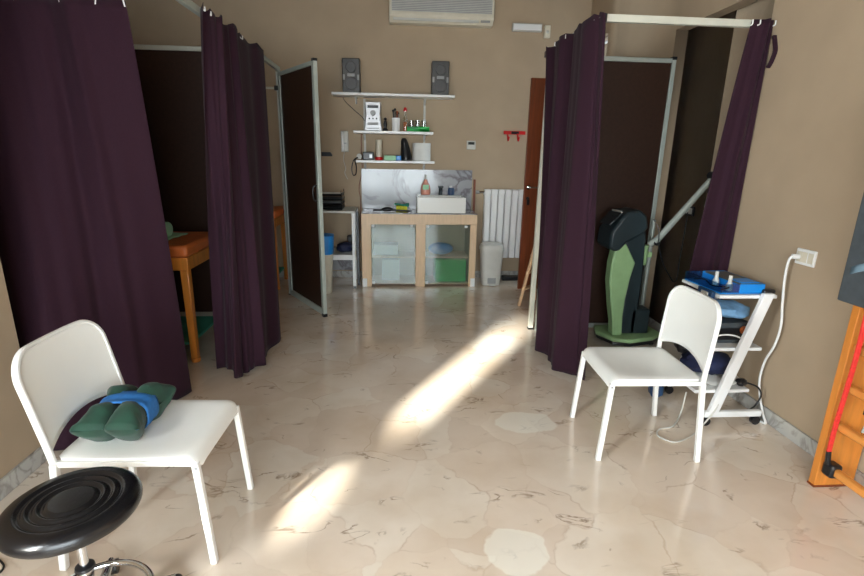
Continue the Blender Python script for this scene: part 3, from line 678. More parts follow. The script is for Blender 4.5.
MB().lathe((0.105, 5.86, 0), [(0, 1.748), (0.020, 1.748), (0.021, 1.85), (0, 1.85)], 24).build('contents', 'tan', t)
MB().lathe((0.105, 5.86, 0), [(0, 1.965), (0.02, 1.965), (0.022, 1.985), (0.012, 2.005), (0, 2.005)], 20).build('cap', 'red', t)
t = thing('glass_tray', 'low green tray holding glasses on the middle shelf', 'tray', (0.24, 5.85, 1.745))
MB().bx(0.13, 0.37, 5.79, 5.93, 1.746, 1.754).bx(0.13, 0.37, 5.785, 5.793, 1.746, 1.80).bx(0.13, 0.37, 5.925, 5.933, 1.746, 1.80).bx(0.122, 0.13, 5.785, 5.933, 1.746, 1.80).bx(0.37, 0.378, 5.785, 5.933, 1.746, 1.80).build('tray_body', 'green', t, bevel=0.003)
for i, x in enumerate((0.175, 0.245, 0.315)):
    g = MB().lathe((x, 5.86, 0), [(0, 1.755), (0.024, 1.755), (0.030, 1.87), (0.0275, 1.87), (0.022, 1.762), (0, 1.762)], 24).build('drinking_glass', 'tumbler')
    tag(recenter(g, (x, 5.86, 1.755)), ('left', 'middle', 'right')[i]+'most drinking glass in the green tray on the middle shelf' if i != 1 else 'middle drinking glass of three in the green shelf tray', 'glass', 'glasses in the green tray')
# lower shelf things
t = thing('camera_case', 'black boxy device at the left end of the lowest shelf', 'device', (-0.32, 5.84, 1.425))
MB().bx(-0.375, -0.25, 5.79, 5.89, 1.426, 1.515).build('body', 'black', t, bevel=0.008)
MB().lathe((-0.415, 5.82, 1.465), [(0, -0.03), (0.03, -0.03), (0.032, 0.04), (0, 0.04)], 20, 'y').build('lens', 'ltgrey', t)
MB().bx(-0.30, -0.27, 5.785, 5.79, 1.45, 1.49).build('screen', 'silver', t)
tag(recenter(MB().tube(smooth_path([(-0.44, 5.76, 1.45), (-0.475, 5.735, 1.42), (-0.50, 5.74, 1.33), (-0.485, 5.74, 1.26), (-0.455, 5.74, 1.27), (-0.445, 5.74, 1.34), (-0.46, 5.74, 1.42), (-0.43, 5.765, 1.455)]), 0.006, 8).build('strap_cord', 'black'), (-0.47, 5.74, 1.45)), 'black looped strap hanging off the left end of the lowest shelf', 'strap')
t = thing('spray_can', 'white cylinder with a red base on the lowest shelf', 'can', (-0.195, 5.84, 1.425))
MB().lathe((-0.195, 5.84, 0), [(0, 1.462), (0.034, 1.462), (0.034, 1.64), (0.03, 1.652), (0, 1.652)], 28).build('can_body', 'cream', t)
MB().lathe((-0.195, 5.84, 0), [(0, 1.426), (0.042, 1.426), (0.044, 1.455), (0.036, 1.463), (0, 1.463)], 28).build('can_base', 'red', t)
t = thing('tissue_packet', 'flat white and light blue packet on the lowest shelf', 'packet', (-0.05, 5.83, 1.425))
MB().bx(-0.135, 0.0, 5.79, 5.87, 1.426, 1.482).build('packet_body', 'mint', t, bevel=0.008)
MB().bx(0.0, 0.06, 5.79, 5.87, 1.426, 1.482).build('packet_end', 'blue', t, bevel=0.008)
tag(recenter(MB().tube(smooth_path([(0.12, 5.84, 1.43), (0.11, 5.85, 1.52), (0.10, 5.85, 1.60), (0.085, 5.85, 1.675)], 5), [0.060, 0.062, 0.062, 0.061, 0.060, 0.058, 0.055, 0.053, 0.050, 0.047, 0.045, 0.043, 0.040, 0.036, 0.028, 0.012], 20).build('neoprene_brace', 'black'), (0.15, 5.85, 1.425)), 'tall leaning black neoprene sleeve on the lowest shelf', 'sleeve')
t = thing('paper_roll', 'thick white paper towel roll at the right end of the lowest shelf', 'paper roll', (0.295, 5.87, 1.425))
MB().lathe((0.295, 5.87, 0), [(0.02, 1.426), (0.103, 1.426), (0.105, 1.43), (0.105, 1.62), (0.103, 1.624), (0.02, 1.624)], 40).build('paper', 'paper', t)
MB().lathe((0.295, 5.87, 0), [(0.0, 1.427), (0.019, 1.427), (0.019, 1.626), (0.0, 1.626)], 20).build('core', 'beech', t)
# cables and small things on the back wall
tag(recenter(MB().tube(smooth_path([(-0.60, 5.99, 2.11), (-0.57, 5.99, 2.06), (-0.47, 5.985, 1.97), (-0.385, 5.985, 1.90), (-0.36, 5.965, 1.86)]), 0.004, 6).build('speaker_cable', 'black'), (-0.6, 5.99, 2.11)), 'thin dark cable drooping from the top shelf to the stereo', 'cable')
tag(recenter(MB().tube(smooth_path([(-0.40, 5.99, 1.73), (-0.405, 5.99, 1.5), (-0.40, 5.99, 1.3), (-0.44, 5.99, 1.1), (-0.425, 5.99, 0.95), (-0.43, 5.99, 0.6)]), 0.005, 6).build('power_cable', 'wooddoor'), (-0.4, 5.99, 1.7)), 'thin brown cable running down the wall left of the marble splashback', 'cable')
t = thing('intercom_handset', 'pale grey wall intercom handset left of the shelves', 'intercom', (-0.59, 5.98, 1.62))
MB().bx(-0.635, -0.55, 5.965, 5.999, 1.51, 1.745).build('cradle', 'ltgrey', t, bevel=0.008)
MB().tube(smooth_path([(-0.61, 5.95, 1.725), (-0.61, 5.935, 1.68), (-0.61, 5.935, 1.58), (-0.61, 5.95, 1.53)]), 1, sec=(0.012, 0.02)).build('handset', 'white', t, bevel=0.005)
MB().tube(smooth_path([(-0.60, 5.98, 1.51), (-0.61, 5.97, 1.42), (-0.59, 5.975, 1.33), (-0.60, 5.97, 1.27), (-0.57, 5.985, 1.2)]), 0.004, 6).build('cord', 'ltgrey', t)
MB().bx(-0.60, -0.57, 5.96, 5.965, 1.6, 1.615).build('button', 'grey', t)
tag(recenter(MB().prism([(-0.86, 5.995, 1.46), (-0.74, 5.995, 1.46), (-0.74, 5.995, 1.475), (-0.76, 5.995, 1.505), (-0.86, 5.995, 1.505)], (0, -0.05, 0)).build('wall_hook', 'black', bevel=0.003), (-0.8, 5.97, 1.46)), 'small black holder on the back wall beside the door panel', 'holder')
t = thing('thermostat', 'small white wall thermostat between the shelves and the red hooks', 'thermostat', (0.885, 5.99, 1.615))
MB().bx(0.835, 0.94, 5.975, 5.999, 1.565, 1.665).build('housing', 'ltgrey', t, bevel=0.005)
MB().bx(0.85, 0.925, 5.972, 5.975, 1.62, 1.65).build('display', 'screen', t)
t = thing('coat_rack', 'red wall coat rack with two hooks beside the wooden door', 'coat rack', (1.40, 5.98, 1.76))
MB().bx(1.27, 1.53, 5.98, 5.999, 1.745, 1.785).build('rack_bar', 'red', t, bevel=0.004)
MB().bx(1.36, 1.45, 5.976, 5.98, 1.75, 1.78).build('centre_inlay', 'black', t)
for x in (1.315, 1.435):
    MB().tube(smooth_path([(x, 5.98, 1.75), (x, 5.955, 1.72), (x, 5.94, 1.69), (x, 5.92, 1.675), (x, 5.905, 1.70)]), 0.010, 8).ball((x, 5.905, 1.705), 0.014, seg=12).build('hook', 'red', t)
t = thing('emergency_lamp', 'slim white wall lamp box high on the back wall, right of the air conditioner', 'lamp', (1.47, 5.98, 2.89))
MB().bx(1.30, 1.635, 5.945, 5.999, 2.85, 2.93).build('housing', 'ltgrey', t, bevel=0.008)
MB().bx(1.31, 1.625, 5.940, 5.945, 2.86, 2.92).build('diffuser', 'white', t, bevel=0.002)
t = thing('motion_sensor', 'small white sensor box at the right end of the slim wall lamp', 'sensor', (1.70, 5.98, 2.85))
MB().bx(1.665, 1.735, 5.95, 5.999, 2.79, 2.92).build('housing', 'cream', t, bevel=0.008)
MB().ball((1.70, 5.95, 2.85), 0.018, (1, 0.5, 1)).build('lens', 'ltgrey', t)
# air conditioner
t = thing('air_conditioner', 'cream split air conditioner high on the back wall', 'air conditioner', (0.5, 5.9, 2.87))
MB().prism([(-0.07, 6.0, 2.87), (-0.07, 5.87, 2.87), (-0.07, 5.81, 2.92), (-0.07, 5.80, 3.10), (-0.07, 5.84, 3.15), (-0.07, 6.0, 3.15)], (1.13, 0, 0)).build('housing', 'cream', t, bevel=0.010)
g = MB().bx(-0.045, 1.035, 5.794, 5.801, 2.965, 3.12)
g.build('grille_panel', 'ltgrey', t)
sl_ = MB()
for k in range(9): sl_.bx(-0.04, 1.03, 5.789, 5.794, 2.972+0.0165*k, 2.979+0.0165*k)
sl_.build('grille_slats', 'grey', t)
MB().bx(-0.03, 0.90, 5.835, 5.853, 2.885, 2.915, Matrix.Translation((0, -0.012, 0))).build('air_flap', 'ltgrey', t, bevel=0.003)
MB().bx(-0.06, 1.05, 5.800, 5.806, 2.935, 2.95).build('trim_line', 'cream', t, bevel=0.002)
MB().bx(0.92, 1.02, 5.82, 5.835, 2.89, 2.91).build('display_window', 'grey', t)

# ------------------------------------------------------------ radiator, bin, door
t = thing('radiator', 'white column radiator on the back wall, left of the wooden door', 'radiator', (1.45, 5.93, 0.28))
n = 9
for k in range(n):
    x = 1.06+k*0.082
    s_ = MB().bx(x, x+0.072, 5.865, 5.95, 0.28, 1.11).bx(x+0.012, x+0.060, 5.855, 5.866, 0.33, 1.06)
    s_.build('radiator_section', 'white', t, bevel=0.010)
MB().cyl((1.05, 5.91, 0.33), (1.81, 5.91, 0.33), 0.018).cyl((1.05, 5.91, 1.06), (1.81, 5.91, 1.06), 0.018).build('header_pipe', 'white', t)
MB().cyl((0.99, 5.91, 1.075), (1.06, 5.91, 1.075), 0.012).cyl((0.99, 5.91, 1.075), (0.99, 5.985, 1.075), 0.010).build('valve_pipe', 'chrome', t)
MB().lathe((0.985, 5.91, 1.075), [(0, -0.03), (0.02, -0.03), (0.02, 0.01), (0, 0.01)], 16, 'x').build('valve_knob', 'grey', t)
for z in (0.45, 0.95): MB().bx(1.2, 1.22, 5.95, 5.999, z, z+0.03).bx(1.62, 1.64, 5.95, 5.999, z, z+0.03).build('wall_bracket', 'white', t)
tag(recenter(MB().bx(1.32, 1.62, 5.82, 5.92, 0.0, 0.05).build('doorstop_box', 'black', bevel=0.008), (1.47, 5.87, 0)), 'low black box on the floor under the radiator', 'box')

t = thing('pedal_bin', 'light grey pedal bin between the sink cabinet and the radiator', 'bin', (1.12, 5.66, 0))
b = MB()
def ringf(w_, d_, z, c=(1.13, 5.66)):
    pts = []
    for k in range(32):
        a = 2*PI*k/32; ca, sa = math.cos(a), math.sin(a)
        pts.append(Vector((c[0]+w_*math.copysign(abs(ca)**0.5, ca), c[1]+d_*math.copysign(abs(sa)**0.5, sa), z)))
    return pts
def loft(rings):
    mb = MB(); R_ = [[mb.bm.verts.new(p) for p in r] for r in rings]
    for A, B in zip(R_, R_[1:]):
        for k in range(len(A)): mb.bm.faces.new((A[k], A[(k+1) % len(A)], B[(k+1) % len(A)], B[k]))
    mb.bm.faces.new(R_[0][::-1]); mb.bm.faces.new(R_[-1]); return mb
loft([ringf(0.105, 0.09, 0.005), ringf(0.108, 0.095, 0.03), ringf(0.135, 0.115, 0.43)]).build('bin_body', 'ltgrey', t)
loft([ringf(0.142, 0.12, 0.425), ringf(0.142, 0.12, 0.45), ringf(0.125, 0.105, 0.49), ringf(0.08, 0.07, 0.505)]).build('lid', 'ltgrey', t)
MB().bx(1.09, 1.17, 5.53, 5.57, 0.01, 0.03).build('pedal', 'ltgrey', t, bevel=0.004)
MB().bx(1.08, 1.18, 5.560, 5.575, 0.03, 0.10).build('pedal_recess', 'grey', t, bevel=0.003)

t = struct(MB().bx(1.41, 2.19, 5.40, 5.44, 0.01, 2.29).build('door_1', 'wooddoor', bevel=0.003))
struct(MB().cyl((1.455, 5.40, 1.17), (1.455, 5.36, 1.17), 0.010).tube(smooth_path([(1.455, 5.36, 1.17), (1.48, 5.355, 1.17), (1.56, 5.36, 1.17)]), 0.009).lathe((1.455, 5.398, 1.17), [(0, -0.006), (0.024, -0.006), (0.026, 0.002)], 20, 'y').build('door_handle', 'chrome', t))
struct(MB().lathe((1.455, 5.398, 1.05), [(0, -0.004), (0.018, -0.004), (0.019, 0.002)], 16, 'y').bx(1.452, 1.458, 5.37, 5.395, 1.03, 1.06).bx(1.44, 1.47, 5.372, 5.378, 0.98, 1.035).build('door_key', 'black', t))

# step ladder leaning behind the post
t = thing('stepladder', 'small light wooden stepladder leaning by the right cubicle post', 'ladder', (1.30, 4.72, 0))
A_ = Vector((1.27, 4.78, 0)); B_ = Vector((1.385, 4.74, 0.64))
MB().tube([A_, B_], 1, sec=(0.013, 0.017)).build('rail', 'lightwood', t, bevel=0.003)
A2 = Vector((1.50, 5.0, 0)); B2 = Vector((1.43, 4.88, 0.64))
MB().tube([A2, B2], 1, sec=(0.013, 0.017)).build('rail', 'lightwood', t, bevel=0.003)
for k in (0.28, 0.56, 0.84):
    MB().tube([A_.lerp(B_, k), A2.lerp(B2, k)], 1, sec=(0.009, 0.022)).build('step', 'lightwood', t, bevel=0.003)
MB().ball((B_+Vector((-0.0, 0, 0.01))), 0.019, (1, 1, 0.7), 12).build('top_knob', 'lightwood', t)

# ------------------------------------------------------------ side table with trays, left of the cabinet
t = thing('side_table', 'white two-tier side table left of the sink cabinet', 'table', (-0.68, 5.7, 0))
MB().bx(-0.93, -0.455, 5.45, 5.93, 0.86, 0.885).build('top_board', 'ltgrey', t, bevel=0.003)
MB().bx(-0.93, -0.47, 5.48, 5.93, 0.33, 0.39).build('lower_shelf', 'white', t, bevel=0.004)
for x in (-0.93, -0.49):
    for y in (5.46, 5.89): MB().bx(x, x+0.035, y, y+0.035, 0.0 if y > 5.5 else 0.02, 0.86).build('leg', 'white', t, bevel=0.003)
for x in (-0.93, -0.49): MB().bx(x, x+0.035, 5.455, 5.50, 0.0, 0.03).build('foot', 'black', t)
tag(recenter(MB().bx(-0.452, -0.425, 5.62, 5.66, 0.0, 0.86).build('dark_pole', 'black', bevel=0.004), (-0.44, 5.64, 0)), 'narrow dark upright slat between the side table and the sink cabinet', 'slat')
t = thing('letter_tray', 'black wire letter tray full of papers on the side table', 'tray', (-0.72, 5.68, 0.885))
for k in range(4):
    z = 0.89+0.05*k
    MB().bx(-0.86, -0.60, 5.54, 5.84, z, z+0.006).bx(-0.86, -0.60, 5.54, 5.546, z, z+0.022).bx(-0.606, -0.60, 5.54, 5.84, z, z+0.03).build('tray_tier', 'black', t)
    MB().bx(-0.85, -0.615, 5.55, 5.83, z+0.008, z+0.02).build('paper_stack', 'paper' if k % 2 else 'matgrey', t)
for x in (-0.857, -0.606): MB().cyl((x, 5.543, 0.886), (x, 5.543, 1.10), 0.004, seg=8).cyl((x, 5.835, 0.886), (x, 5.835, 1.10), 0.004, seg=8).build('tray_post', 'black', t)
def lump(cx_, cy_, cz_, rx, ry, rz, seed, seg=24):
    mb = MB(); mb.ball((0, 0, 0), 1, (1, 1, 1), seg)
    for v in mb.bm.verts:
        k = 1+0.28*noise.noise(v.co*1.7+Vector((seed, 0, 0)))+0.10*noise.noise(v.co*4+Vector((0, seed, 0)))
        v.co = Vector((cx_+v.co.x*rx*k, cy_+v.co.y*ry*k, max(cz_-rz*0.85, cz_+v.co.z*rz*k)))
    return mb
tag(recenter(lump(-0.60, 5.66, 0.445, 0.10, 0.11, 0.055, 3).build('tool_pouch', 'navy'), (-0.6, 5.7, 0.39)), 'navy blue pouch on the lower tier of the side table', 'pouch')
tag(recenter(MB().bx(-0.58, -0.50, 5.83, 5.92, 0.392, 0.55).build('small_radio', 'black', bevel=0.01), (-0.54, 5.8, 0.392)), 'small black device standing behind the navy pouch on the side table', 'device')
tag(recenter(MB().bx(-0.80, -0.50, 5.972, 5.985, 0.10, 0.33).build('leaning_tile', 'splash', bevel=0.002), (-0.65, 5.98, 0.1)), 'grey veined marble piece against the wall under the side table', 'marble slab')
t = thing('waste_bin', 'tall white bin with a blue liner, half behind the door panel', 'bin', (-0.80, 5.33, 0))
loft([ringf(0.085, 0.085, 0.0, (-0.80, 5.33)), ringf(0.11, 0.11, 0.5, (-0.80, 5.33))]).build('bin_body', 'cream', t)
loft([ringf(0.113, 0.113, 0.44, (-0.80, 5.33)), ringf(0.118, 0.118, 0.58, (-0.80, 5.33)), ringf(0.122, 0.120, 0.64, (-0.80, 5.33)), ringf(0.10, 0.10, 0.645, (-0.80, 5.33))]).build('bin_liner', 'blue', t)

# ------------------------------------------------------------ green machine
t = thing('therapy_machine', 'tall pale green and dark slate therapy machine on a wheeled base in the right cubicle', 'machine', (1.98, 3.75, 0))
ba = [(1.72, 3.93), (1.68, 3.78), (1.75, 3.61), (1.88, 3.56), (2.10, 3.62), (2.22, 3.72), (2.20, 3.90), (2.05, 3.96)]
MB().prism([(x, y, 0.055) for x, y in ba], (0, 0, 0.035)).build('base', 'machgreen', t, bevel=0.012)
MB().prism([(x*0.96+0.08, y*0.96+0.15, 0.03) for x, y in ba], (0, 0, 0.028)).build('base_underside', 'black', t)
for x, y in ((1.82, 3.68), (1.84, 3.88), (2.12, 3.68), (2.12, 3.87)): MB().cyl((x-0.012, y, 0.022), (x+0.012, y, 0.022), 0.022, seg=18).build('caster', 'black', t)
# green column: curved front shell (profile in x,z)
prf = [(1.685, 0.84), (1.665, 0.70), (1.665, 0.55), (1.70, 0.35), (1.735, 0.20), (1.745, 0.09), (1.885, 0.09), (1.868, 0.25), (1.872, 0.40), (1.90, 0.58), (1.935, 0.70), (1.85, 0.80), (1.80, 0.86)]
MB().prism([(1.695+(x-1.665)*(0.72 if x > 1.75 else 0.95), 3.66, z) for x, z in prf], (0, 0.10, 0)).build('front_shell', 'machgreen', t, bevel=0.012)
prd = [(1.80, 0.86), (1.90, 0.70), (1.87, 0.40), (1.87, 0.09), (2.04, 0.09), (2.05, 0.55), (2.03, 0.90), (2.00, 1.02), (1.85, 1.05)]
MB().prism([(1.70+(x-1.665)*0.74, 3.70, z) for x, z in prd], (0, 0.14, 0)).build('rear_column', 'machdark', t, bevel=0.015)
MB().bx(1.93, 2.09, 3.70, 3.84, 0.09, 0.30).build('power_box', 'machdark', t, bevel=0.012)
prc = [(1.60, 0.83), (1.61, 0.95), (1.70, 1.05), (1.76, 1.10), (1.90, 1.12), (1.98, 1.07), (2.01, 0.98), (1.95, 0.93), (1.80, 0.87), (1.72, 0.80), (1.66, 0.795)]
MB().prism([(1.645+(x-1.60)*0.73, 3.63, z) for x, z in prc], (0, 0.26, 0)).build('console_head', 'machdark', t, bevel=0.02)
Tn = Matrix.Translation((1.70, 3.76, 1.055)) @ Matrix.Rotation(math.radians(-48), 4, 'Y')
MB().bx(-0.08, 0.045, -0.10, 0.10, -0.004, 0.008, Tn).build('touch_screen', 'screen', t, bevel=0.003)
MB().bx(0.048, 0.06, -0.08, 0.08, -0.004, 0.010, Tn).build('screen_trim', 'ltgrey', t)
MB().cyl((2.10, 3.86, 0.09), (2.10, 3.86, 1.02), 0.016).build('pole', 'alu', t)
MB().cyl((2.015, 3.80, 0.82), (2.015, 3.80, 0.66), 0.034).bx(1.99, 2.09, 3.80, 3.83, 0.72, 0.76).build('gel_bottle', 'machgreen', t)
arm = MB().tube([(2.03, 3.74, 0.84), (2.06, 3.70, 0.88), (2.255, 3.42, 1.38)], [0.026, 0.025, 0.021], 14); arm.build('arm', 'alu', t)
MB().lathe((2.06, 3.72, 0.86), [(0, -0.03), (0.026, -0.03), (0.026, 0.03), (0, 0.03)], 18, 'y').build('arm_joint', 'black', t)
MB().lathe((2.25, 3.42, 1.39), [(0, -0.03), (0.028, -0.03), (0.028, 0.03), (0, 0.03)], 18, 'y').build('arm_joint', 'black', t)
MB().tube([(2.245, 3.41, 1.37), (2.235, 3.40, 1.27)], [0.014, 0.017]).build('probe_holder', 'black', t)
MB().tube([(2.235, 3.40, 1.27), (2.222, 3.39, 1.17)], [0.013, 0.017]).build('probe', 'ltgrey', t)
MB().tube(smooth_path([(2.0, 3.68, 1.04), (2.035, 3.66, 0.98), (2.05, 3.66, 0.90), (2.06, 3.68, 0.86)]), 0.004, 6).build('lead', 'black', t)
# recess socket and cable
t = thing('wall_socket', 'black framed wall socket in the recess behind the machine arm', 'socket', (2.34, 3.78, 1.105))
MB().bx(2.333, 2.3445, 3.715, 3.845, 1.065, 1.14).build('frame', 'black', t, bevel=0.002)
MB().bx(2.329, 2.333, 3.735, 3.825, 1.08, 1.125).build('face', 'ltgrey', t)
tag(recenter(MB().tube(smooth_path([(2.328, 3.78, 1.09), (2.325, 3.78, 0.9), (2.32, 3.78, 0.7), (2.315, 3.77, 0.56), (2.29, 3.76, 0.52), (2.25, 3.76, 0.56), (2.17, 3.76, 0.68), (2.10, 3.74, 0.83)]), 0.005, 8).build('power_cable', 'black'), (2.328, 3.78, 1.09)), 'thin black cable hanging from the recess socket to the machine', 'cable')

# ------------------------------------------------------------ equipment trolley
t = thing('trolley', 'white three-shelf trolley with slanted side frames behind the right chair', 'trolley', (1.93, 2.62, 0))
for y in (2.435, 2.83):
    fo = MB().tube([(1.78, y, 0.072), (2.13, y, 0.072)], 1, sec=(0.018, 0.014)); fo.build('foot_bar', 'cream' if 0 else 'white', t, bevel=0.004)
    MB().prism([(1.805, y-0.014, 0.085), (1.865, y-0.014, 0.085), (2.06, y-0.014, 0.80), (2.0, y-0.014, 0.80)], (0, 0.028, 0)).build('slanted_upright', 'white', t, bevel=0.004)
    for x in (1.80, 2.105):
        MB().cyl((x, y-0.012, 0.026), (x, y+0.012, 0.026), 0.026, seg=20).bx(x-0.012, x+0.012, y-0.016, y+0.016, 0.03, 0.055).build('caster', 'black', t)
MB().bx(1.765, 2.10, 2.452, 2.82, 0.765, 0.785).build('shelf', 'white', t, bevel=0.004)
MB().bx(1.74, 2.075, 2.452, 2.86, 0.455, 0.475).build('shelf', 'white', t, bevel=0.004)
MB().bx(1.72, 2.05, 2.452, 2.86, 0.195, 0.215).build('shelf', 'white', t, bevel=0.004)
MB().bx(2.02, 2.09, 2.455, 2.50, 0.786, 0.815).build('grip', 'black', t, bevel=0.01)
# blue case on top
t = thing('electrode_case', 'bright blue open tray case with clear lid on the trolley top', 'case', (1.90, 2.65, 0.786))
Tc = Matrix.Translation((1.90, 2.635, 0.787)) @ Matrix.Rotation(math.radians(2), 4, 'Z')
MB().bx(-0.13, 0.13, -0.165, 0.165, 0, 0.008, Tc).bx(-0.02, 0.13, -0.165, -0.157, 0.008, 0.055, Tc).bx(0.122, 0.13, -0.157, 0.165, 0.008, 0.055, Tc).bx(-0.02, 0.122, 0.157, 0.165, 0.008, 0.055, Tc).bx(-0.02, -0.012, -0.157, 0.157, 0.008, 0.05, Tc).build('tray_shell', 'blue', t, bevel=0.003)
MB().bx(-0.13, -0.124, -0.165, 0.165, 0.008, 0.055, Tc).bx(-0.124, -0.02, 0.159, 0.165, 0.008, 0.055, Tc).bx(-0.124, -0.02, -0.165, -0.159, 0.008, 0.055, Tc).build('clear_side', 'clearblue', t)
MB().bx(-0.01, 0.12, -0.153, 0.153, 0.045, 0.055, Tc).build('inner_lid', 'grille', t, bevel=0.003)
MB().bx(0.0, 0.11, -0.145, -0.05, 0.055, 0.061, Tc).build('inner_pad', 'blue', t, bevel=0.003)
for k, yy in ((0, -0.02), (1, -0.12)):
    p = Tc @ Vector((-0.06+0.01*k, yy, 0.01))
    MB().lathe(p, [(0, 0), (0.018, 0), (0.018, 0.03), (0.010, 0.05), (0.010, 0.085), (0, 0.085)], 16).build('suction_cup', 'ltgrey', t)
MB().tube(smooth_path([Tc @ Vector(q) for q in ((-0.11, 0.1, 0.02), (-0.08, 0.05, 0.03), (-0.1, -0.05, 0.02), (-0.06, -0.13, 0.03), (-0.11, -0.14, 0.02))]), 0.004, 6).build('lead', 'black', t)
t = thing('label_clip', 'small grey clip device hooked on the left edge of the trolley top', 'clip', (1.745, 2.50, 0.76))
MB().bx(1.73, 1.753, 2.47, 2.60, 0.745, 0.80).build('clip_body', 'darkblue', t, bevel=0.004)
MB().bx(1.725, 1.73, 2.50, 2.56, 0.755, 0.79).build('clip_face', 'ltgrey', t, bevel=0.002)
# middle shelf
t = thing('equipment_box', 'dark grey electrotherapy unit on the middle trolley shelf', 'device', (1.92, 2.68, 0.475))
MB().bx(1.79, 2.04, 2.52, 2.84, 0.476, 0.60).build('body', 'matgrey', t, bevel=0.008)
MB().bx(1.81, 2.02, 2.514, 2.52, 0.50, 0.57).build('front_panel', 'black', t)
MB().lathe((1.99, 2.514, 0.56), [(0, -0.02), (0.022, -0.02), (0.024, 0)], 18, 'y').build('dial', 'tan', t)
tag(recenter(lump(1.93, 2.62, 0.655, 0.13, 0.11, 0.045, 5).build('folded_cloth', 'bluecloth'), (1.93, 2.62, 0.615)), 'pale blue crumpled cloth on the dark unit, middle trolley shelf', 'cloth')
tag(recenter(MB().tube(smooth_path([(1.75, 2.47, 0.50), (1.80, 2.46, 0.545), (1.88, 2.46, 0.55), (1.96, 2.47, 0.52), (2.0, 2.47, 0.48)]), 0.0045, 8).build('white_lead', 'white'), (1.75, 2.47, 0.48)), 'white lead curving in front of the dark unit on the middle shelf', 'cable')
# bottom shelf
tag(recenter(lump(1.90, 2.64, 0.315, 0.15, 0.13, 0.065, 9).build('accessory_bag', 'navy'), (1.9, 2.64, 0.24)), 'navy blue bag of leads on the bottom trolley shelf', 'bag')
tag(recenter(lump(1.92, 2.60, 0.236, 0.15, 0.13, 0.020, 12).build('folded_towel', 'paper'), (1.92, 2.6, 0.216)), 'white folded towel under the navy bag on the bottom trolley shelf', 'towel')
tag(recenter(lump(1.80, 2.74, 0.395, 0.06, 0.08, 0.07, 14).build('black_pouch', 'black'), (1.8, 2.74, 0.3)), 'black pouch on top of the navy bag on the bottom trolley shelf', 'pouch')
tag(recenter(lump(2.03, 2.50, 0.238, 0.032, 0.03, 0.022, 20).build('power_adapter', 'black'), (2.03, 2.5, 0.215)), 'black power adapter at the right end of the bottom trolley shelf', 'adapter')
tag(recenter(MB().tube(smooth_path([(2.05, 2.49, 0.24), (2.11, 2.47, 0.22), (2.135, 2.46, 0.17), (2.12, 2.47, 0.10), (2.11, 2.50, 0.05), (2.14, 2.53, 0.008)]), 0.005, 8).build('power_cable', 'black'), (2.05, 2.49, 0.24)), 'black cable looping off the right end of the bottom trolley shelf', 'cable')
tag(recenter(lump(1.69, 2.80, 0.075, 0.045, 0.06, 0.085, 22).build('hanging_pouch', 'darkblue'), (1.69, 2.8, 0.01)), 'dark blue pouch drooping beside the trolley behind the chair legs', 'pouch')
tag(recenter(MB().tube(smooth_path([(1.86, 2.44, 0.20), (1.845, 2.42, 0.12), (1.76, 2.40, 0.012), (1.64, 2.31, 0.006), (1.52, 2.26, 0.006), (1.46, 2.32, 0.006), (1.50, 2.39, 0.006), (1.60, 2.42, 0.006), (1.70, 2.52, 0.03), (1.70, 2.50, 0.18)]), 0.0045, 8).build('white_cable', 'ltgrey'), (1.5, 2.35, 0)), 'thin grey cable looping on the floor behind the right chair leg', 'cable')

# ------------------------------------------------------------ right wall socket with long cable
t = thing('wall_socket', 'white wall socket on the right wall with a white plug in it', 'socket', (2.19, 2.43, 1.0))
MB().bx(2.188, 2.1995, 2.365, 2.49, 0.96, 1.045).build('plate', 'white', t, bevel=0.003)
for y in (2.39, 2.43, 2.465): MB().bx(2.185, 2.188, y-0.016, y+0.016, 0.975, 1.03).build('socket_module', 'cream', t, bevel=0.001)
t = thing('extension_cable', 'long white cable from the right wall socket down to the floor', 'cable', (2.16, 2.47, 1.0))
MB().cyl((2.184, 2.46, 1.0), (2.15, 2.47, 1.0), 0.014).build('plug', 'white', t)
MB().tube(smooth_path([(2.15, 2.47, 1.0), (2.135, 2.47, 0.97), (2.145, 2.48, 0.86), (2.155, 2.47, 0.72), (2.16, 2.455, 0.60), (2.16, 2.47, 0.48), (2.165, 2.52, 0.36), (2.165, 2.53, 0.24), (2.165, 2.50, 0.14), (2.165, 2.45, 0.05), (2.165, 2.42, 0.012), (2.155, 2.44, 0.008), (2.14, 2.50, 0.008)]), 0.0065, 10).build('cord', 'white', t)

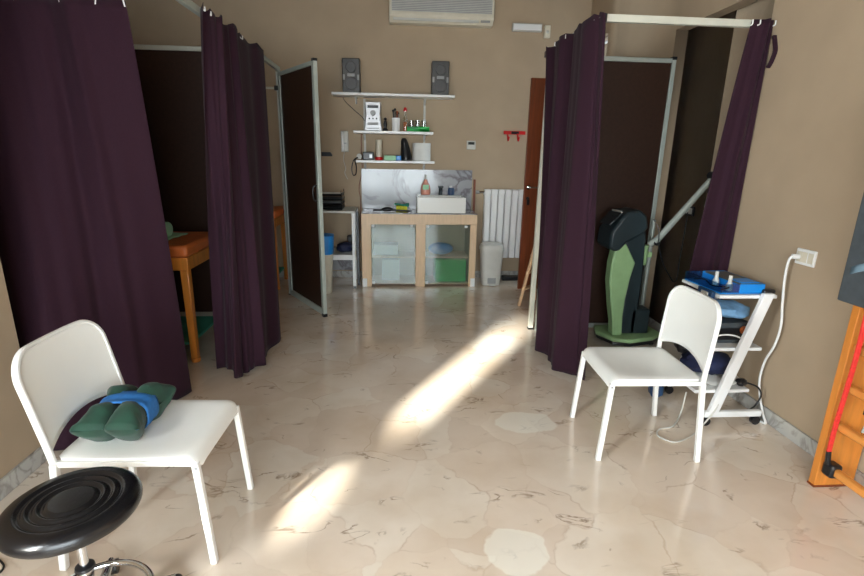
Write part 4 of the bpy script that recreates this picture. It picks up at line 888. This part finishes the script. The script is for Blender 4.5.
# ------------------------------------------------------------ wall bars
t = thing('wall_bars', 'orange varnished wooden wall bars fixed to the right wall', 'wall bars', (2.09, 1.4, 0))
for y in (1.885, 0.92):
    MB().bx(1.985, 2.184, y-0.018, y+0.018, 0, 2.45).build('upright', 'woodor', t, bevel=0.004)
    MB().bx(1.982, 2.184, y-0.020, y+0.020, 0.0, 0.012).build('foot', 'wooddoor', t, bevel=0.002)
    for z in (0.5, 2.2): MB().bx(2.184, 2.2, y-0.02, y+0.02, z, z+0.05).build('wall_bracket', 'alu', t)
rz = [0.125, 0.34]+[0.53+0.185*k for k in range(10)]
for z in rz:
    MB().tube([(2.012, 1.868, z), (2.012, 0.938, z)], 1, sec=(0.020, 0.014)).build('rung', 'woodrung', t, bevel=0.008)
t = thing('exercise_mat', 'dark grey padded mat hanging on the wall bars at the right edge', 'mat', (1.97, 1.5, 0.9))
MB().bx(1.965, 1.985, 1.25, 1.965, 0.905, 1.75).build('mat_body', 'matgrey', t, bevel=0.006)
st = MB().grid(16, 3, lambda u, v: Vector((1.963, 1.93-0.5*u, 1.03+0.035*v+0.10*u+0.02*math.sin(9*u))))
st.build('printed_stripe', 'matstripe', t, solid=0.002)
t = thing('resistance_band', 'red elastic band stretched down the side of the wall bars', 'exercise band', (1.985, 1.84, 0.15))
MB().tube(smooth_path([(1.95, 1.80, 0.95), (1.965, 1.81, 0.70), (1.97, 1.82, 0.50), (1.975, 1.83, 0.36), (1.975, 1.83, 0.22)]), 1, sec=(0.010, 0.005), upv=(1, 0, 0)).build('band', 'redband', t, bevel=0.002)
MB().tube([(1.975, 1.83, 0.22), (1.985, 1.83, 0.155)], [0.010, 0.012]).build('strap', 'black', t)
tag(recenter(MB().tube([(2.012, 1.856, 0.125), (2.012, 1.80, 0.125)], 1, sec=(0.034, 0.028)).build('ankle_strap', 'black', bevel=0.012), (2.035, 1.83, 0.1)), 'black padded strap wrapped round the lowest rung of the wall bars', 'strap')
t = thing('resistance_band', 'blue elastic band with black handle hanging from the wall bars', 'exercise band', (2.0, 1.70, 0.6))
MB().tube(smooth_path([(1.955, 1.70, 0.90), (1.965, 1.70, 0.75), (1.965, 1.70, 0.56)]), 1, sec=(0.012, 0.006), upv=(1, 0, 0)).build('band', 'blueband', t, bevel=0.002)
MB().tube([(1.965, 1.70, 0.56), (1.965, 1.70, 0.48)], [0.012, 0.015]).build('handle', 'black', t)
MB().tube(smooth_path([(1.965, 1.70, 0.48), (1.96, 1.69, 0.44), (1.965, 1.70, 0.40)]), 0.006, 8).build('clip', 'alu', t)
